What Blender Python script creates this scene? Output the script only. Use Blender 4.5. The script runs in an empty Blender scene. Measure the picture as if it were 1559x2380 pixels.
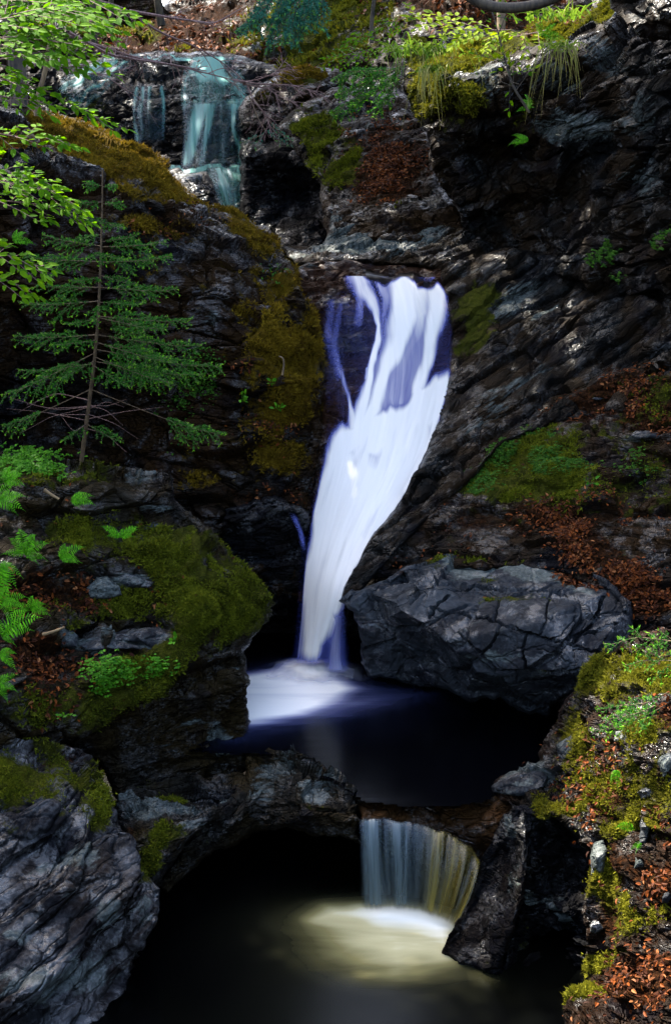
import bpy, math, random
import numpy as np
from mathutils import Vector
from mathutils.geometry import delaunay_2d_cdt

# ------------------------------------------------------------------ camera, sky, sun, exposure
S = bpy.context.scene
COL = S.collection
PITCH = math.radians(-12.0)
cam_data = bpy.data.cameras.new('camera')
cam = bpy.data.objects.new('camera', cam_data)
COL.objects.link(cam)
cam_data.sensor_fit = 'VERTICAL'
cam_data.sensor_height = 36.0
cam_data.lens = 18.0 / math.tan(math.radians(20.0))
cam_data.clip_start = 0.1
cam_data.clip_end = 500.0
cam.location = (0, 0, 0)
cam.rotation_euler = (math.pi / 2 + PITCH, 0, 0)
S.camera = cam

SUN_DIR = Vector((-0.36, 0.42, 0.83)).normalized()      # towards the sun
SUN_EL = math.asin(SUN_DIR.z)
SUN_ROT = math.atan2(SUN_DIR.x, SUN_DIR.y)
W = bpy.data.worlds.new('World')
S.world = W
W.use_nodes = True
wn = W.node_tree
wn.nodes.clear()
sky = wn.nodes.new('ShaderNodeTexSky')
sky.sky_type = 'NISHITA'
sky.sun_disc = False
sky.sun_elevation = SUN_EL
sky.sun_rotation = SUN_ROT
sky.air_density = 1.0
sky.dust_density = 3.0
sky.ozone_density = 0.6
bg = wn.nodes.new('ShaderNodeBackground')
bg.inputs['Strength'].default_value = 0.1
wo = wn.nodes.new('ShaderNodeOutputWorld')
wn.links.new(sky.outputs[0], bg.inputs[0])
wn.links.new(bg.outputs[0], wo.inputs[0])
sd = bpy.data.lights.new('sun', 'SUN')
sd.energy = 3.2
sd.angle = math.radians(0.5)
sd.color = (1.0, 0.93, 0.80)
sun = bpy.data.objects.new('sun', sd)
COL.objects.link(sun)
sun.location = (-10, 12, 25)
sun.rotation_euler = (-SUN_DIR).to_track_quat('-Z', 'Y').to_euler()
S.view_settings.view_transform = 'Standard'
S.view_settings.look = 'None'
S.view_settings.gamma = 1.0
S.view_settings.exposure = 3.2

rng = np.random.default_rng(7)
random.seed(7)

# ------------------------------------------------------------------ picture point -> place (x right, y down, Y metres away)
CX, CY, FP = 779.5, 1190.0, 1190.0 / math.tan(math.radians(20.0))
cp, sp_ = math.cos(PITCH), math.sin(PITCH)
def P(x, y, Y):
    x = np.asarray(x, float); y = np.asarray(y, float); Y = np.asarray(Y, float)
    sx = (x - CX) / FP
    sy = (CY - y) / FP
    dy = cp - sy * sp_
    dz = sp_ + sy * cp
    t = Y / dy
    return np.stack([sx * t, Y + 0 * sx, dz * t], -1)
def Yplane(y, z):
    sy = (CY - np.asarray(y, float)) / FP
    return z * (cp - sy * sp_) / (sp_ + sy * cp)
Z1 = float(P(720, 1562, 13.3)[2])     # upper pool level
Z2 = float(P(900, 2120, 9.9)[2])      # lower pool level

# ------------------------------------------------------------------ noise (numpy)
def _hash(ix, iy, iz, k):
    h = (ix * 374761393 + iy * 668265263 + iz * 1442695041 + k * 97531) & 0xffffffff
    h = ((h ^ (h >> 13)) * 1274126177) & 0xffffffff
    h = ((h ^ (h >> 15)) * 2246822519) & 0xffffffff
    return (h ^ (h >> 16)) & 0xffffffff
def rnd(ix, iy, iz, k):
    return _hash(ix, iy, iz, k) / 4294967295.0
def vnoise(p, k=0):
    f = np.floor(p); i = f.astype(np.int64); u = p - f
    u = u * u * u * (u * (u * 6 - 15) + 10)
    r = 0
    for dx in (0, 1):
        for dy in (0, 1):
            for dz in (0, 1):
                w = (u[..., 0] if dx else 1 - u[..., 0]) * (u[..., 1] if dy else 1 - u[..., 1]) * (u[..., 2] if dz else 1 - u[..., 2])
                r = r + w * rnd(i[..., 0] + dx, i[..., 1] + dy, i[..., 2] + dz, k)
    return r * 2 - 1
def fbm(p, o=4, k=0, g=0.5):
    a, s, r, t = 1.0, 1.0, 0, 0
    for j in range(o):
        r = r + a * vnoise(p * s, k + j * 17); t += a; a *= g; s *= 2.03
    return r / t
def worley(p, k=0):
    f = np.floor(p).astype(np.int64)
    n = p.shape[0]
    f1 = np.full(n, 9e9); f2 = np.full(n, 9e9); idv = np.zeros(n); g = np.zeros((n, 3))
    for dx in (-1, 0, 1):
        for dy in (-1, 0, 1):
            for dz in (-1, 0, 1):
                c = f + np.array([dx, dy, dz])
                q = np.stack([c[:, 0] + rnd(c[:, 0], c[:, 1], c[:, 2], k + 1), c[:, 1] + rnd(c[:, 0], c[:, 1], c[:, 2], k + 2),
                              c[:, 2] + rnd(c[:, 0], c[:, 1], c[:, 2], k + 3)], -1)
                d = np.sqrt(((p - q) ** 2).sum(-1))
                v = rnd(c[:, 0], c[:, 1], c[:, 2], k + 4)
                nearer = d < f1
                f2 = np.where(nearer, f1, np.minimum(f2, d))
                idv = np.where(nearer, v, idv)
                g = np.where(nearer[:, None], p - q, g)
                f1 = np.where(nearer, d, f1)
    return f1, f2, idv, g
def smooth(a, b, x):
    t = np.clip((x - a) / (b - a), 0, 1)
    return t * t * (3 - 2 * t)

# ------------------------------------------------------------------ polygons in the picture plane
def rough_outline(pts, amp, seed):
    pts = np.array(pts, float)
    out = []
    r = np.random.default_rng(seed)
    for a, b in zip(pts, np.roll(pts, -1, 0)):
        L = np.hypot(*(b - a)); n = max(1, int(L / 12))
        t = np.arange(n) / n
        q = a + (b - a) * t[:, None]
        nrm = np.array([-(b - a)[1], (b - a)[0]]) / max(L, 1e-6)
        w = np.sin(np.pi * t) ** 0.5
        off = np.interp(np.arange(n), np.arange(0, n + 6, 5), r.normal(0, 1, len(np.arange(0, n + 6, 5)))) + 0.6 * r.normal(0, 1, n)
        q = q + nrm * (off * w * amp)[:, None]
        out.append(q)
    return np.concatenate(out)
def sdf(x, y, poly):
    """signed distance, inside positive; and nearest point"""
    x = x.ravel(); y = y.ravel()
    n = x.size
    best = np.full(n, 1e18); nx = np.zeros(n); ny = np.zeros(n); inside = np.zeros(n, bool)
    A = np.asarray(poly, float); B = np.roll(A, -1, 0)
    for (ax, ay), (bx, by) in zip(A, B):
        dx, dy = bx - ax, by - ay
        t = np.clip(((x - ax) * dx + (y - ay) * dy) / max(dx * dx + dy * dy, 1e-9), 0, 1)
        qx = ax + t * dx; qy = ay + t * dy
        d = (x - qx) ** 2 + (y - qy) ** 2
        m = d < best
        best[m] = d[m]; nx[m] = qx[m]; ny[m] = qy[m]
        if ay != by:
            c = ((ay > y) != (by > y)) & (x < (bx - ax) * (y - ay) / (by - ay) + ax)
            inside ^= c
    d = np.sqrt(best)
    return np.where(inside, d, -d), nx, ny
def blobs(x, y, lst):
    r = np.zeros(np.shape(x))
    for b in lst:
        cx, cy, rx, ry, w = b[:5]
        a = math.radians(b[5]) if len(b) > 5 else 0
        dx, dy = x - cx, y - cy
        ux = (dx * math.cos(a) + dy * math.sin(a)) / rx
        uy = (-dx * math.sin(a) + dy * math.cos(a)) / ry
        r = r + w * np.exp(-(ux * ux + uy * uy) ** 1.5)
    return r
def depth_field(ctrl, x, y, facet=0.5):
    c = np.array(ctrl, float)
    px, py, v = c[:, 0] / 500, c[:, 1] / 500, c[:, 2]
    n = len(c)
    def ph(r2):
        return 0.5 * r2 * np.log(r2 + 1e-12)
    K = ph((px[:, None] - px) ** 2 + (py[:, None] - py) ** 2) + np.eye(n) * 0.002
    A = np.zeros((n + 3, n + 3)); A[:n, :n] = K
    Q = np.stack([np.ones(n), px, py], 1); A[:n, n:] = Q; A[n:, :n] = Q.T
    sol = np.linalg.solve(A, np.concatenate([v, np.zeros(3)]))
    def tps(qx, qy):
        qx, qy = qx / 500, qy / 500
        r = sol[n] + sol[n + 1] * qx + sol[n + 2] * qy
        for i in range(n):
            r = r + sol[i] * ph((qx - px[i]) ** 2 + (qy - py[i]) ** 2)
        return np.clip(r, v.min() - 0.4, v.max() + 0.4)
    r = tps(x, y)
    if facet > 0:
        cs = [(-900, -900), (2500, -900), (2500, 3300), (-900, 3300)]
        pts = [(a, b) for a, b, _ in ctrl] + cs
        vals = list(v) + [float(tps(np.array([a * 1.0]), np.array([b * 1.0]))[0]) for a, b in cs]
        vs, _, fs, ov, _, _ = delaunay_2d_cdt([Vector(p) for p in pts], [], [], 0, 1e-6)
        vals = [vals[o[0]] for o in ov]
        lin = r.copy()
        for f in fs:
            (x0, y0), (x1, y1), (x2, y2) = [vs[i] for i in f[:3]]
            det = (y1 - y2) * (x0 - x2) + (x2 - x1) * (y0 - y2)
            if abs(det) < 1e-9: continue
            l0 = ((y1 - y2) * (x - x2) + (x2 - x1) * (y - y2)) / det
            l1 = ((y2 - y0) * (x - x2) + (x0 - x2) * (y - y2)) / det
            l2 = 1 - l0 - l1
            m = (l0 >= -1e-6) & (l1 >= -1e-6) & (l2 >= -1e-6)
            lin[m] = (l0 * vals[f[0]] + l1 * vals[f[1]] + l2 * vals[f[2]])[m]
        r = facet * lin + (1 - facet) * r
    return r

# ------------------------------------------------------------------ mesh building
def mesh_obj(name, V, tris=None, quads=None, mat=None, parent=None, smooth_shade=True, attrs=None, uv=None):
    me = bpy.data.meshes.new(name)
    V = np.asarray(V, np.float32)
    if parent is not None:
        org = np.zeros(3, np.float32); q = parent
        while q is not None:
            org = org + np.array(q.location, np.float32); q = q.parent
        loc = (0, 0, 0)
    else:
        org = np.array([V[:, 0].mean(), V[:, 1].mean(), V[:, 2].min()], np.float32)
        loc = tuple(float(v) for v in org)
    me.vertices.add(len(V)); me.vertices.foreach_set('co', (V - org).ravel())
    T = np.zeros((0, 3), np.int32) if tris is None else np.asarray(tris, np.int32).reshape(-1, 3)
    Q = np.zeros((0, 4), np.int32) if quads is None else np.asarray(quads, np.int32).reshape(-1, 4)
    L = np.concatenate([T.ravel(), Q.ravel()])
    me.loops.add(len(L)); me.loops.foreach_set('vertex_index', L)
    n = len(T) + len(Q)
    me.polygons.add(n)
    st = np.concatenate([np.arange(len(T)) * 3, len(T) * 3 + np.arange(len(Q)) * 4]).astype(np.int32)
    me.polygons.foreach_set('loop_start', st)
    me.update(calc_edges=True)
    me.polygons.foreach_set('use_smooth', np.full(n, smooth_shade))
    for k, a in (attrs or {}).items():
        at = me.attributes.new(k, 'FLOAT', 'POINT')
        at.data.foreach_set('value', np.asarray(a, np.float32))
    if uv is not None:
        ul = me.uv_layers.new(name='flow')
        ul.data.foreach_set('uv', np.asarray(uv, np.float32)[L].ravel())
    if mat is not None: me.materials.append(mat)
    o = bpy.data.objects.new(name, me)
    COL.objects.link(o)
    if parent is not None: o.parent = parent
    o.location = loc
    return o
def tag(o, label=None, cat=None, group=None, kind=None):
    if label: o['label'] = label
    if cat: o['category'] = cat
    if group: o['group'] = group
    if kind: o['kind'] = kind
    return o
def empty(name, loc, label, cat, group=None):
    o = bpy.data.objects.new(name, None)
    o.empty_display_size = 0.2
    COL.objects.link(o)
    o.location = tuple(float(v) for v in loc)
    return tag(o, label, cat, group)
def vnormals(V, Q):
    n = np.zeros_like(V)
    fn = np.cross(V[Q[:, 2]] - V[Q[:, 0]], V[Q[:, 3]] - V[Q[:, 1]])
    for j in range(4):
        for a in range(3):
            n[:, a] += np.bincount(Q[:, j], fn[:, a], len(V))
    return n / np.maximum(np.linalg.norm(n, axis=1, keepdims=True), 1e-9)

# ------------------------------------------------------------------ materials
class NT:
    def __init__(s, name):
        s.m = bpy.data.materials.new(name); s.m.use_nodes = True
        s.t = s.m.node_tree; s.t.nodes.clear()
        s.out = s.t.nodes.new('ShaderNodeOutputMaterial')
    def n(s, typ, ins=None, out=0, **kw):
        nd = s.t.nodes.new(typ)
        for k, v in kw.items(): setattr(nd, k, v)
        for k, v in (ins or {}).items(): s.set(nd.inputs[k], v)
        return nd.outputs[out]
    def set(s, sock, v):
        if isinstance(v, bpy.types.NodeSocket): s.t.links.new(v, sock)
        elif isinstance(v, (tuple, list)) and len(v) == 3 and sock.type == 'RGBA': sock.default_value = (*v, 1)
        else: sock.default_value = v
    def attr(s, name): return s.n('ShaderNodeAttribute', attribute_name=name, out=2)
    def math(s, op, a, b=0.5, c=0.5, clamp=False):
        return s.n('ShaderNodeMath', {0: a, 1: b, 2: c}, operation=op, use_clamp=clamp)
    def mix(s, f, a, b, blend='MIX'):
        nd = s.t.nodes.new('ShaderNodeMix'); nd.data_type = 'RGBA'; nd.blend_type = blend
        s.set(nd.inputs[0], f); s.set(nd.inputs[6], a); s.set(nd.inputs[7], b)
        return nd.outputs[2]
    def fmix(s, f, a, b):
        nd = s.t.nodes.new('ShaderNodeMix'); nd.data_type = 'FLOAT'
        s.set(nd.inputs[0], f); s.set(nd.inputs[2], a); s.set(nd.inputs[3], b)
        return nd.outputs[0]
    def ramp(s, f, stops, interp='LINEAR'):
        nd = s.t.nodes.new('ShaderNodeValToRGB'); s.set(nd.inputs[0], f)
        cr = nd.color_ramp; cr.interpolation = interp
        cr.elements.remove(cr.elements[1])
        cr.elements[0].position = stops[0][0]; cr.elements[0].color = (*stops[0][1], 1)
        for p, c in stops[1:]:
            e = cr.elements.new(p); e.color = (*c, 1)
        return nd.outputs[0]
    def map(s, f, a, b, c=0.0, d=1.0):
        nd = s.t.nodes.new('ShaderNodeMapRange'); nd.interpolation_type = 'SMOOTHSTEP'
        s.set(nd.inputs[0], f); 
        for i, v in ((1, a), (2, b), (3, c), (4, d)): nd.inputs[i].default_value = v
        return nd.outputs[0]
    def noise(s, vec, scale, detail=4, rough=0.55, dist=0.0):
        return s.n('ShaderNodeTexNoise', {'Vector': vec, 'Scale': scale, 'Detail': detail, 'Roughness': rough, 'Distortion': dist})
    def done(s, sh): s.t.links.new(sh, s.out.inputs[0]); return s.m

def rock_mat(name, dark, mid, light, bed=(0, 0, 0), brown=(0.028, 0.014, 0.006), brown_amt=0.5, gloss=0.26, stb=0.45, spec=0.5, tint=(0.007, 0.008, 0.015),
             moss_d=(0.010, 0.014, 0.003), moss_l=(0.085, 0.085, 0.008), strat=5.0, crack=1.6):
    b = NT(name)
    pos = b.n('ShaderNodeNewGeometry')
    mp = b.n('ShaderNodeMapping', {'Vector': b.n('ShaderNodeMapping', {'Vector': pos, 'Rotation': bed}), 'Scale': (1.0, 1.0, strat)})
    st = b.noise(mp, 1.6, 9, 0.62, 0.6)
    big = b.noise(pos, 1.1, 5, 0.6)
    fine = b.noise(pos, 26, 6, 0.7)
    speck = b.noise(pos, 90, 3, 0.7)
    v = b.math('ADD', b.math('MULTIPLY', st, 0.62), b.math('MULTIPLY', fine, 0.38))
    col = b.ramp(v, [(0.30, dark), (0.47, mid), (0.66, light)])
    col = b.mix(b.math('MULTIPLY', b.map(big, 0.36, 0.57), brown_amt), col, b.mix(fine, (brown[0] * .3, brown[1] * .3, brown[2] * .3), brown))
    col = b.mix(b.math('MULTIPLY', b.map(b.noise(pos, 2.3, 4, .6), 0.5, 0.66), 0.55), col, tint)
    wob = b.n('ShaderNodeVectorMath', {0: mp, 1: b.n('ShaderNodeVectorMath', {0: b.n('ShaderNodeTexNoise', {'Vector': pos, 'Scale': 2.5, 'Detail': 4.0}, out=1), 1: (.7, .7, .7)}, operation='MULTIPLY')}, operation='ADD')
    v1 = b.n('ShaderNodeTexVoronoi', {'Vector': wob, 'Scale': crack}, feature='DISTANCE_TO_EDGE')
    v2 = b.n('ShaderNodeTexVoronoi', {'Vector': wob, 'Scale': crack * 2.7}, feature='DISTANCE_TO_EDGE')
    cell = b.n('ShaderNodeTexVoronoi', {'Vector': wob, 'Scale': crack * 2.7}, out=1)
    crk = b.math('ADD', b.map(v1, 0.0, 0.045), b.math('MULTIPLY', b.map(v2, 0.0, 0.05), 0.6))
    v_cell = b.n('ShaderNodeSeparateColor', {0: cell})
    wetm = b.map(b.noise(pos, 3.1, 6, 0.7), 0.50, 0.60)
    # pale lichen / dry slab; painted highlights too on boulder and folded slate
    pale = b.attr('pale')
    pm = b.map(b.math('ADD', pale, b.math('MULTIPLY', b.math('SUBTRACT', b.noise(mp, 5.0, 7, 0.7), 0.5), 1.7)), 0.33, 0.6)
    pcol = b.ramp(b.math('ADD', b.math('MULTIPLY', fine, .6), b.math('MULTIPLY', speck, .4)), [(0.32, (0.03, 0.035, 0.035)), (0.5, (0.13, 0.165, 0.17)), (0.68, (0.34, 0.40, 0.40))])
    col = b.mix(b.math('MULTIPLY', pm, 0.85), col, pcol)
    col = b.mix(1.0, col, (0.48, 0.45, 0.41), 'MULTIPLY')
    # soil and decayed leaves
    lit = b.attr('litter')
    lm = b.map(b.math('ADD', lit, b.math('MULTIPLY', b.math('SUBTRACT', b.noise(pos, 7, 6, 0.7), 0.5), 1.4)), 0.4, 0.7)
    lcol = b.ramp(b.noise(pos, 38, 4, .7), [(0.35, (0.004, 0.002, 0.001)), (0.52, (0.02, 0.008, 0.003)), (0.68, (0.07, 0.024, 0.007))])
    col = b.mix(lm, col, lcol)
    # moss
    mo = b.attr('moss')
    mm = b.map(b.math('ADD', mo, b.math('MULTIPLY', b.math('SUBTRACT', b.noise(pos, 5.5, 7, 0.75), 0.5), 2.2)), 0.36, 0.62)
    mcol = b.ramp(b.math('ADD', b.math('MULTIPLY', b.noise(pos, 55, 5, .75), .6), b.math('MULTIPLY', b.noise(pos, 6, 3, .6), .4)),
                  [(0.34, moss_d), (0.5, tuple(0.45 * a + 0.55 * c for a, c in zip(moss_l, moss_d))), (0.66, moss_l)])
    col = b.mix(mm, col, mcol)
    soft = b.math('MAXIMUM', mm, lm)
    ro = b.fmix(soft, b.fmix(b.math('MULTIPLY', pm, .6), b.fmix(wetm, 0.55, b.map(fine, 0.3, 0.75, gloss * 0.5, gloss * 1.3)), 0.6), 0.95)
    hgt = b.math('ADD', b.math('ADD', b.math('MULTIPLY', st, stb), b.math('MULTIPLY', b.math('MULTIPLY', crk, b.math('SUBTRACT', 1.0, soft)), 0.55)), b.math('ADD', b.math('MULTIPLY', fine, 0.5), b.math('MULTIPLY', b.math('MULTIPLY', speck, soft), 1.2)))
    bp = b.n('ShaderNodeBump', {'Height': hgt, 'Strength': 0.9, 'Distance': 0.05})
    sh = b.n('ShaderNodeBsdfPrincipled', {'Base Color': col, 'Roughness': ro, 'Normal': bp, 'Specular IOR Level': b.fmix(soft, b.fmix(wetm, 0.05, spec), 0.03)})
    return b.done(sh)

def leaf_mat(name, lo, hi, trans=0.45, rough=0.5, tip=None):
    b = NT(name)
    t = b.attr('tint')
    col = b.mix(t, lo, hi)
    if tip: col = b.mix(b.attr('tip'), col, tip)
    d = b.n('ShaderNodeBsdfPrincipled', {'Base Color': col, 'Roughness': rough, 'Specular IOR Level': 0.1})
    tr = b.n('ShaderNodeBsdfTranslucent', {'Color': b.mix(0.5, col, hi)})
    return b.done(b.n('ShaderNodeMixShader', {0: trans, 1: d, 2: tr}))

def bark_mat(name, lo, hi, scale=30):
    b = NT(name)
    pos = b.n('ShaderNodeNewGeometry')
    f = b.noise(b.n('ShaderNodeMapping', {'Vector': pos, 'Scale': (1, 1, 0.3)}), scale, 5, .65)
    col = b.ramp(f, [(0.35, lo), (0.65, hi)])
    return b.done(b.n('ShaderNodeBsdfPrincipled', {'Base Color': col, 'Roughness': 0.8, 'Normal': b.n('ShaderNodeBump', {'Height': f, 'Strength': .5, 'Distance': .01})}))

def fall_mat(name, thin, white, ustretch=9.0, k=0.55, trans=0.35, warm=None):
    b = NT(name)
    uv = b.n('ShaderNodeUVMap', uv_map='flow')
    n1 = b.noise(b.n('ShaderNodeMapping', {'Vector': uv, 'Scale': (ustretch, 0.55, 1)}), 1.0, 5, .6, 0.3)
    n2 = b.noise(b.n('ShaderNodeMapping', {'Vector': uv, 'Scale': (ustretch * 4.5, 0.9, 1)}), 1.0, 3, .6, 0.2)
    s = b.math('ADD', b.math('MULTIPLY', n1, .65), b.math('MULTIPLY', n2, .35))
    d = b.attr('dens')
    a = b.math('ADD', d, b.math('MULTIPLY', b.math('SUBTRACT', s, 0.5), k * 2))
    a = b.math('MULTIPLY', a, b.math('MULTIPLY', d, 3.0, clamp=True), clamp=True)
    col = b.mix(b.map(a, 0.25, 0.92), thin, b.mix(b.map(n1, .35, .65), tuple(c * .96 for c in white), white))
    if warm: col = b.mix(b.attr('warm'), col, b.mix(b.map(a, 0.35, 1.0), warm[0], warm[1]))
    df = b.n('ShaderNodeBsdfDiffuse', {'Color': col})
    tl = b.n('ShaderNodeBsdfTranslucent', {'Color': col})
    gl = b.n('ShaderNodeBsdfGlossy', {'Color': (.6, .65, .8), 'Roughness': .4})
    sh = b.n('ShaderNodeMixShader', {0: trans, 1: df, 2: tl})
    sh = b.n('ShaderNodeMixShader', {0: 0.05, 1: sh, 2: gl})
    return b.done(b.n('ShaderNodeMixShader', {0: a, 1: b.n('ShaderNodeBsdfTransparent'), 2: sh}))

def pool_mat(name, stops, rough=0.2, streak=(0.5, 3.0), spec=0.06):
    b = NT(name)
    pos = b.n('ShaderNodeNewGeometry')
    n = b.noise(b.n('ShaderNodeMapping', {'Vector': pos, 'Scale': (streak[0], streak[1], 1), 'Rotation': (0, 0, 0.25)}), 1.3, 4, .55, .4)
    f = b.math('ADD', b.attr('foam'), b.math('MULTIPLY', b.math('MULTIPLY', b.math('SUBTRACT', n, .5), .5), b.map(b.attr('foam'), 0.02, 0.4)), clamp=True)
    col = b.ramp(f, stops)
    bp = b.n('ShaderNodeBump', {'Height': n, 'Strength': .06, 'Distance': .05})
    return b.done(b.n('ShaderNodeBsdfPrincipled', {'Base Color': col, 'Roughness': rough, 'Normal': bp, 'Specular IOR Level': spec}))

# ------------------------------------------------------------------ rock masses
from mathutils import Euler
MASS = {}
def slate(V, bed, blocks, lumps, seed):
    """height along the normal: bedded blocks split by joints, over soft lumps"""
    M = np.array(Euler(bed).to_matrix())
    q = V @ M.T
    q = q + 0.12 * np.stack([fbm(V * 1.7, 3, seed + 5), fbm(V * 1.7, 3, seed + 6), 0.6 * fbm(V * 1.7, 3, seed + 7)], -1)
    h = np.zeros(len(V))
    for i, (sa, sc, amp, crack) in enumerate(blocks):
        f1, f2, idv, g = worley(q / np.array([sa, sa, sc]), seed + i * 31)
        tilt = (g[:, 0] * (idv - .5) * 1.2 + g[:, 2] * (rnd((idv * 1e6).astype(np.int64), 3, 5, 7) - .5) * 1.2)
        h += amp * (idv - 0.5 + 0.5 * tilt)
        h -= crack * (1 - smooth(0.0, 0.10, f2 - f1))
    for (s, a) in lumps:
        h += a * fbm(V / s, 4, seed + 77)
    return h
BLK = [(0.9, 0.36, 0.26, 0.09), (0.36, 0.13, 0.08, 0.035)]
BLK_S = [(0.65, 0.26, 0.12, 0.05), (0.28, 0.11, 0.05, 0.02)]
LMP = [(1.2, 0.14), (0.3, 0.05), (0.07, 0.014)]
def mass(name, label, cat, outline, ctrl, mat, step=4.0, edge=(26, 0.4), back=1.6, blocks=BLK, lumps=LMP, bed=(0.08, 0.1, 0),
         moss=(), litter=(), pale=(), amp=1.0, softblobs=(), facet=0.55, rough=4.0, seed=1, group=None, kind=None, key=None, moss_up=0.0, litter_up=0.0, pale_up=0.0, cracks=(), ribs=None):
    step *= 0.78
    poly = rough_outline(outline, rough, seed)
    x0, y0 = poly.min(0) - step; x1, y1 = poly.max(0) + step
    gx = np.arange(x0, x1 + step, step); gy = np.arange(y0, y1 + step, step)
    X, Yy = np.meshgrid(gx, gy)
    d, nx, ny = sdf(X, Yy, poly)
    X = X.ravel(); Yy = Yy.ravel()
    keep = d > -1.45 * step
    out = keep & (d < 0.3 * step)
    X = np.where(out, nx, X); Yy = np.where(out, ny, Yy)
    w, h = len(gx), len(gy)
    idx = np.full(w * h, -1); idx[keep] = np.arange(keep.sum())
    I = idx.reshape(h, w)
    Q = np.stack([I[1:, :-1], I[1:, 1:], I[:-1, 1:], I[:-1, :-1]], -1).reshape(-1, 4)
    Q = Q[(Q >= 0).all(1)]
    Q = Q[(d[keep][Q] > 0.02 * step).any(1)]
    us = np.unique(Q); rm = np.full(keep.sum(), -1); rm[us] = np.arange(len(us)); Q = rm[Q]
    kk = np.flatnonzero(keep)[us]; keep = np.zeros(len(keep), bool); keep[kk] = True
    x = X[keep]; y = Yy[keep]; dd = np.maximum(d[keep], 0)
    D = depth_field(ctrl, x, y, facet)
    t = 1 - np.clip(dd / edge[0], 0, 1)
    D = D + edge[1] * (1 - np.sqrt(np.maximum(1 - t * t, 0)))
    V = P(x, y, D)
    N = vnormals(V, Q)
    N[N[:, 1] > 0] *= -1
    ms = blobs(x, y, moss); ls = blobs(x, y, litter)
    ms = ms * (0.8 + 0.9 * fbm(V / .5, 4, seed + 60)); ls = ls * (0.9 + 0.7 * fbm(V / .4, 3, seed + 61))
    soft = np.clip(np.maximum(ms, ls * .8), 0, 1)
    hgt = slate(V, bed, blocks, lumps, seed * 13) * amp * (1 - 0.55 * soft) * (0.12 + 0.88 * smooth(0, edge[0] * 1.4, dd))
    if ribs:
        wl, ra, coord = ribs
        cc = coord(V) / wl + 1.5 * fbm(V / .8, 3, seed + 40) + 0.4 * fbm(V / .25, 3, seed + 41)
        fl = np.floor(cc); fr = cc - fl
        lay = rnd(fl.astype(np.int64), 5, 9, seed)
        prof = np.sqrt(np.clip(1 - (2 * fr - 1) ** 2, 0, 1)) * (.45 + .8 * lay) + 1.1 * (lay - .5)
        brk = smooth(.05, -.12, np.abs(fbm(np.stack([V[:, 0] / .35, V[:, 1] / .35, fl * 1.7], -1), 3, seed + 42)) - .02)
        hgt = hgt + ra * (prof - .5 - .5 * brk) * (1 - .6 * soft) * smooth(0, edge[0], dd)
    for pts, cw, cdp in cracks:
        pts = np.array(pts, float); best = np.full(len(x), 1e9)
        jx = x + 5 * fbm(np.stack([x / 14, y / 14, 0 * x], -1), 3, 5); jy = y + 5 * fbm(np.stack([x / 14, y / 14, 0 * x], -1), 3, 6)
        for p, n in zip(pts[:-1], pts[1:]):
            e = n - p; t = np.clip(((jx - p[0]) * e[0] + (jy - p[1]) * e[1]) / (e @ e), 0, 1)
            best = np.minimum(best, np.hypot(jx - p[0] - t * e[0], jy - p[1] - t * e[1]))
        hgt = hgt - cdp * smooth(cw, 0, best)
    hgt = hgt + soft * (0.07 * fbm(V / 0.22, 4, seed + 3) + 0.03 * fbm(V / 0.06, 3, seed + 4))
    V = V + N * hgt[:, None]
    N2 = vnormals(V, Q)
    up = N2[:, 2]
    ms = ms + moss_up * smooth(0.25, 0.7, up); ls = ls + litter_up * smooth(0.3, 0.75, up)
    pl = blobs(x, y, pale) + pale_up * smooth(0.3, .8, up)
    # back: boundary loop pushed away from the eye
    E = np.concatenate([Q[:, [0, 1]], Q[:, [1, 2]], Q[:, [2, 3]], Q[:, [3, 0]]])
    ek = np.sort(E, 1); code = ek[:, 0].astype(np.int64) * (len(V) + 1) + ek[:, 1]
    u, inv, cnt = np.unique(code, return_inverse=True, return_counts=True)
    be = E[cnt[inv] == 1]
    bv = np.unique(be)
    c = V.mean(0)
    Lr = np.linalg.norm(V[bv], axis=1, keepdims=True)
    B1 = V[bv] * (1 + back * 0.45 / Lr) + (c - V[bv]) * 0.03
    B2 = V[bv] * (1 + back / Lr) + (c - V[bv]) * 0.30
    m1 = np.full(len(V), -1); m1[bv] = len(V) + np.arange(len(bv))
    m2 = np.full(len(V), -1); m2[bv] = len(V) + len(bv) + np.arange(len(bv))
    SQ = np.stack([be[:, 1], be[:, 0], m1[be[:, 0]], m1[be[:, 1]]], -1)
    SQ2 = np.stack([m1[be[:, 1]], m1[be[:, 0]], m2[be[:, 0]], m2[be[:, 1]]], -1)
    VV = np.concatenate([V, B1, B2]); QQ = np.concatenate([Q, SQ, SQ2])
    z = lambda a: np.concatenate([a, a[bv], a[bv]])
    o = mesh_obj(name, VV, quads=QQ, mat=mat, smooth_shade=False, attrs=dict(moss=z(ms), litter=z(ls), pale=z(pl)))
    tag(o, label, cat, group, kind)
    MASS[key or name] = dict(o=o, V=V, N=N2, x=x, y=y, moss=ms, litter=ls, pale=pl, up=up)
    return o

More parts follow.
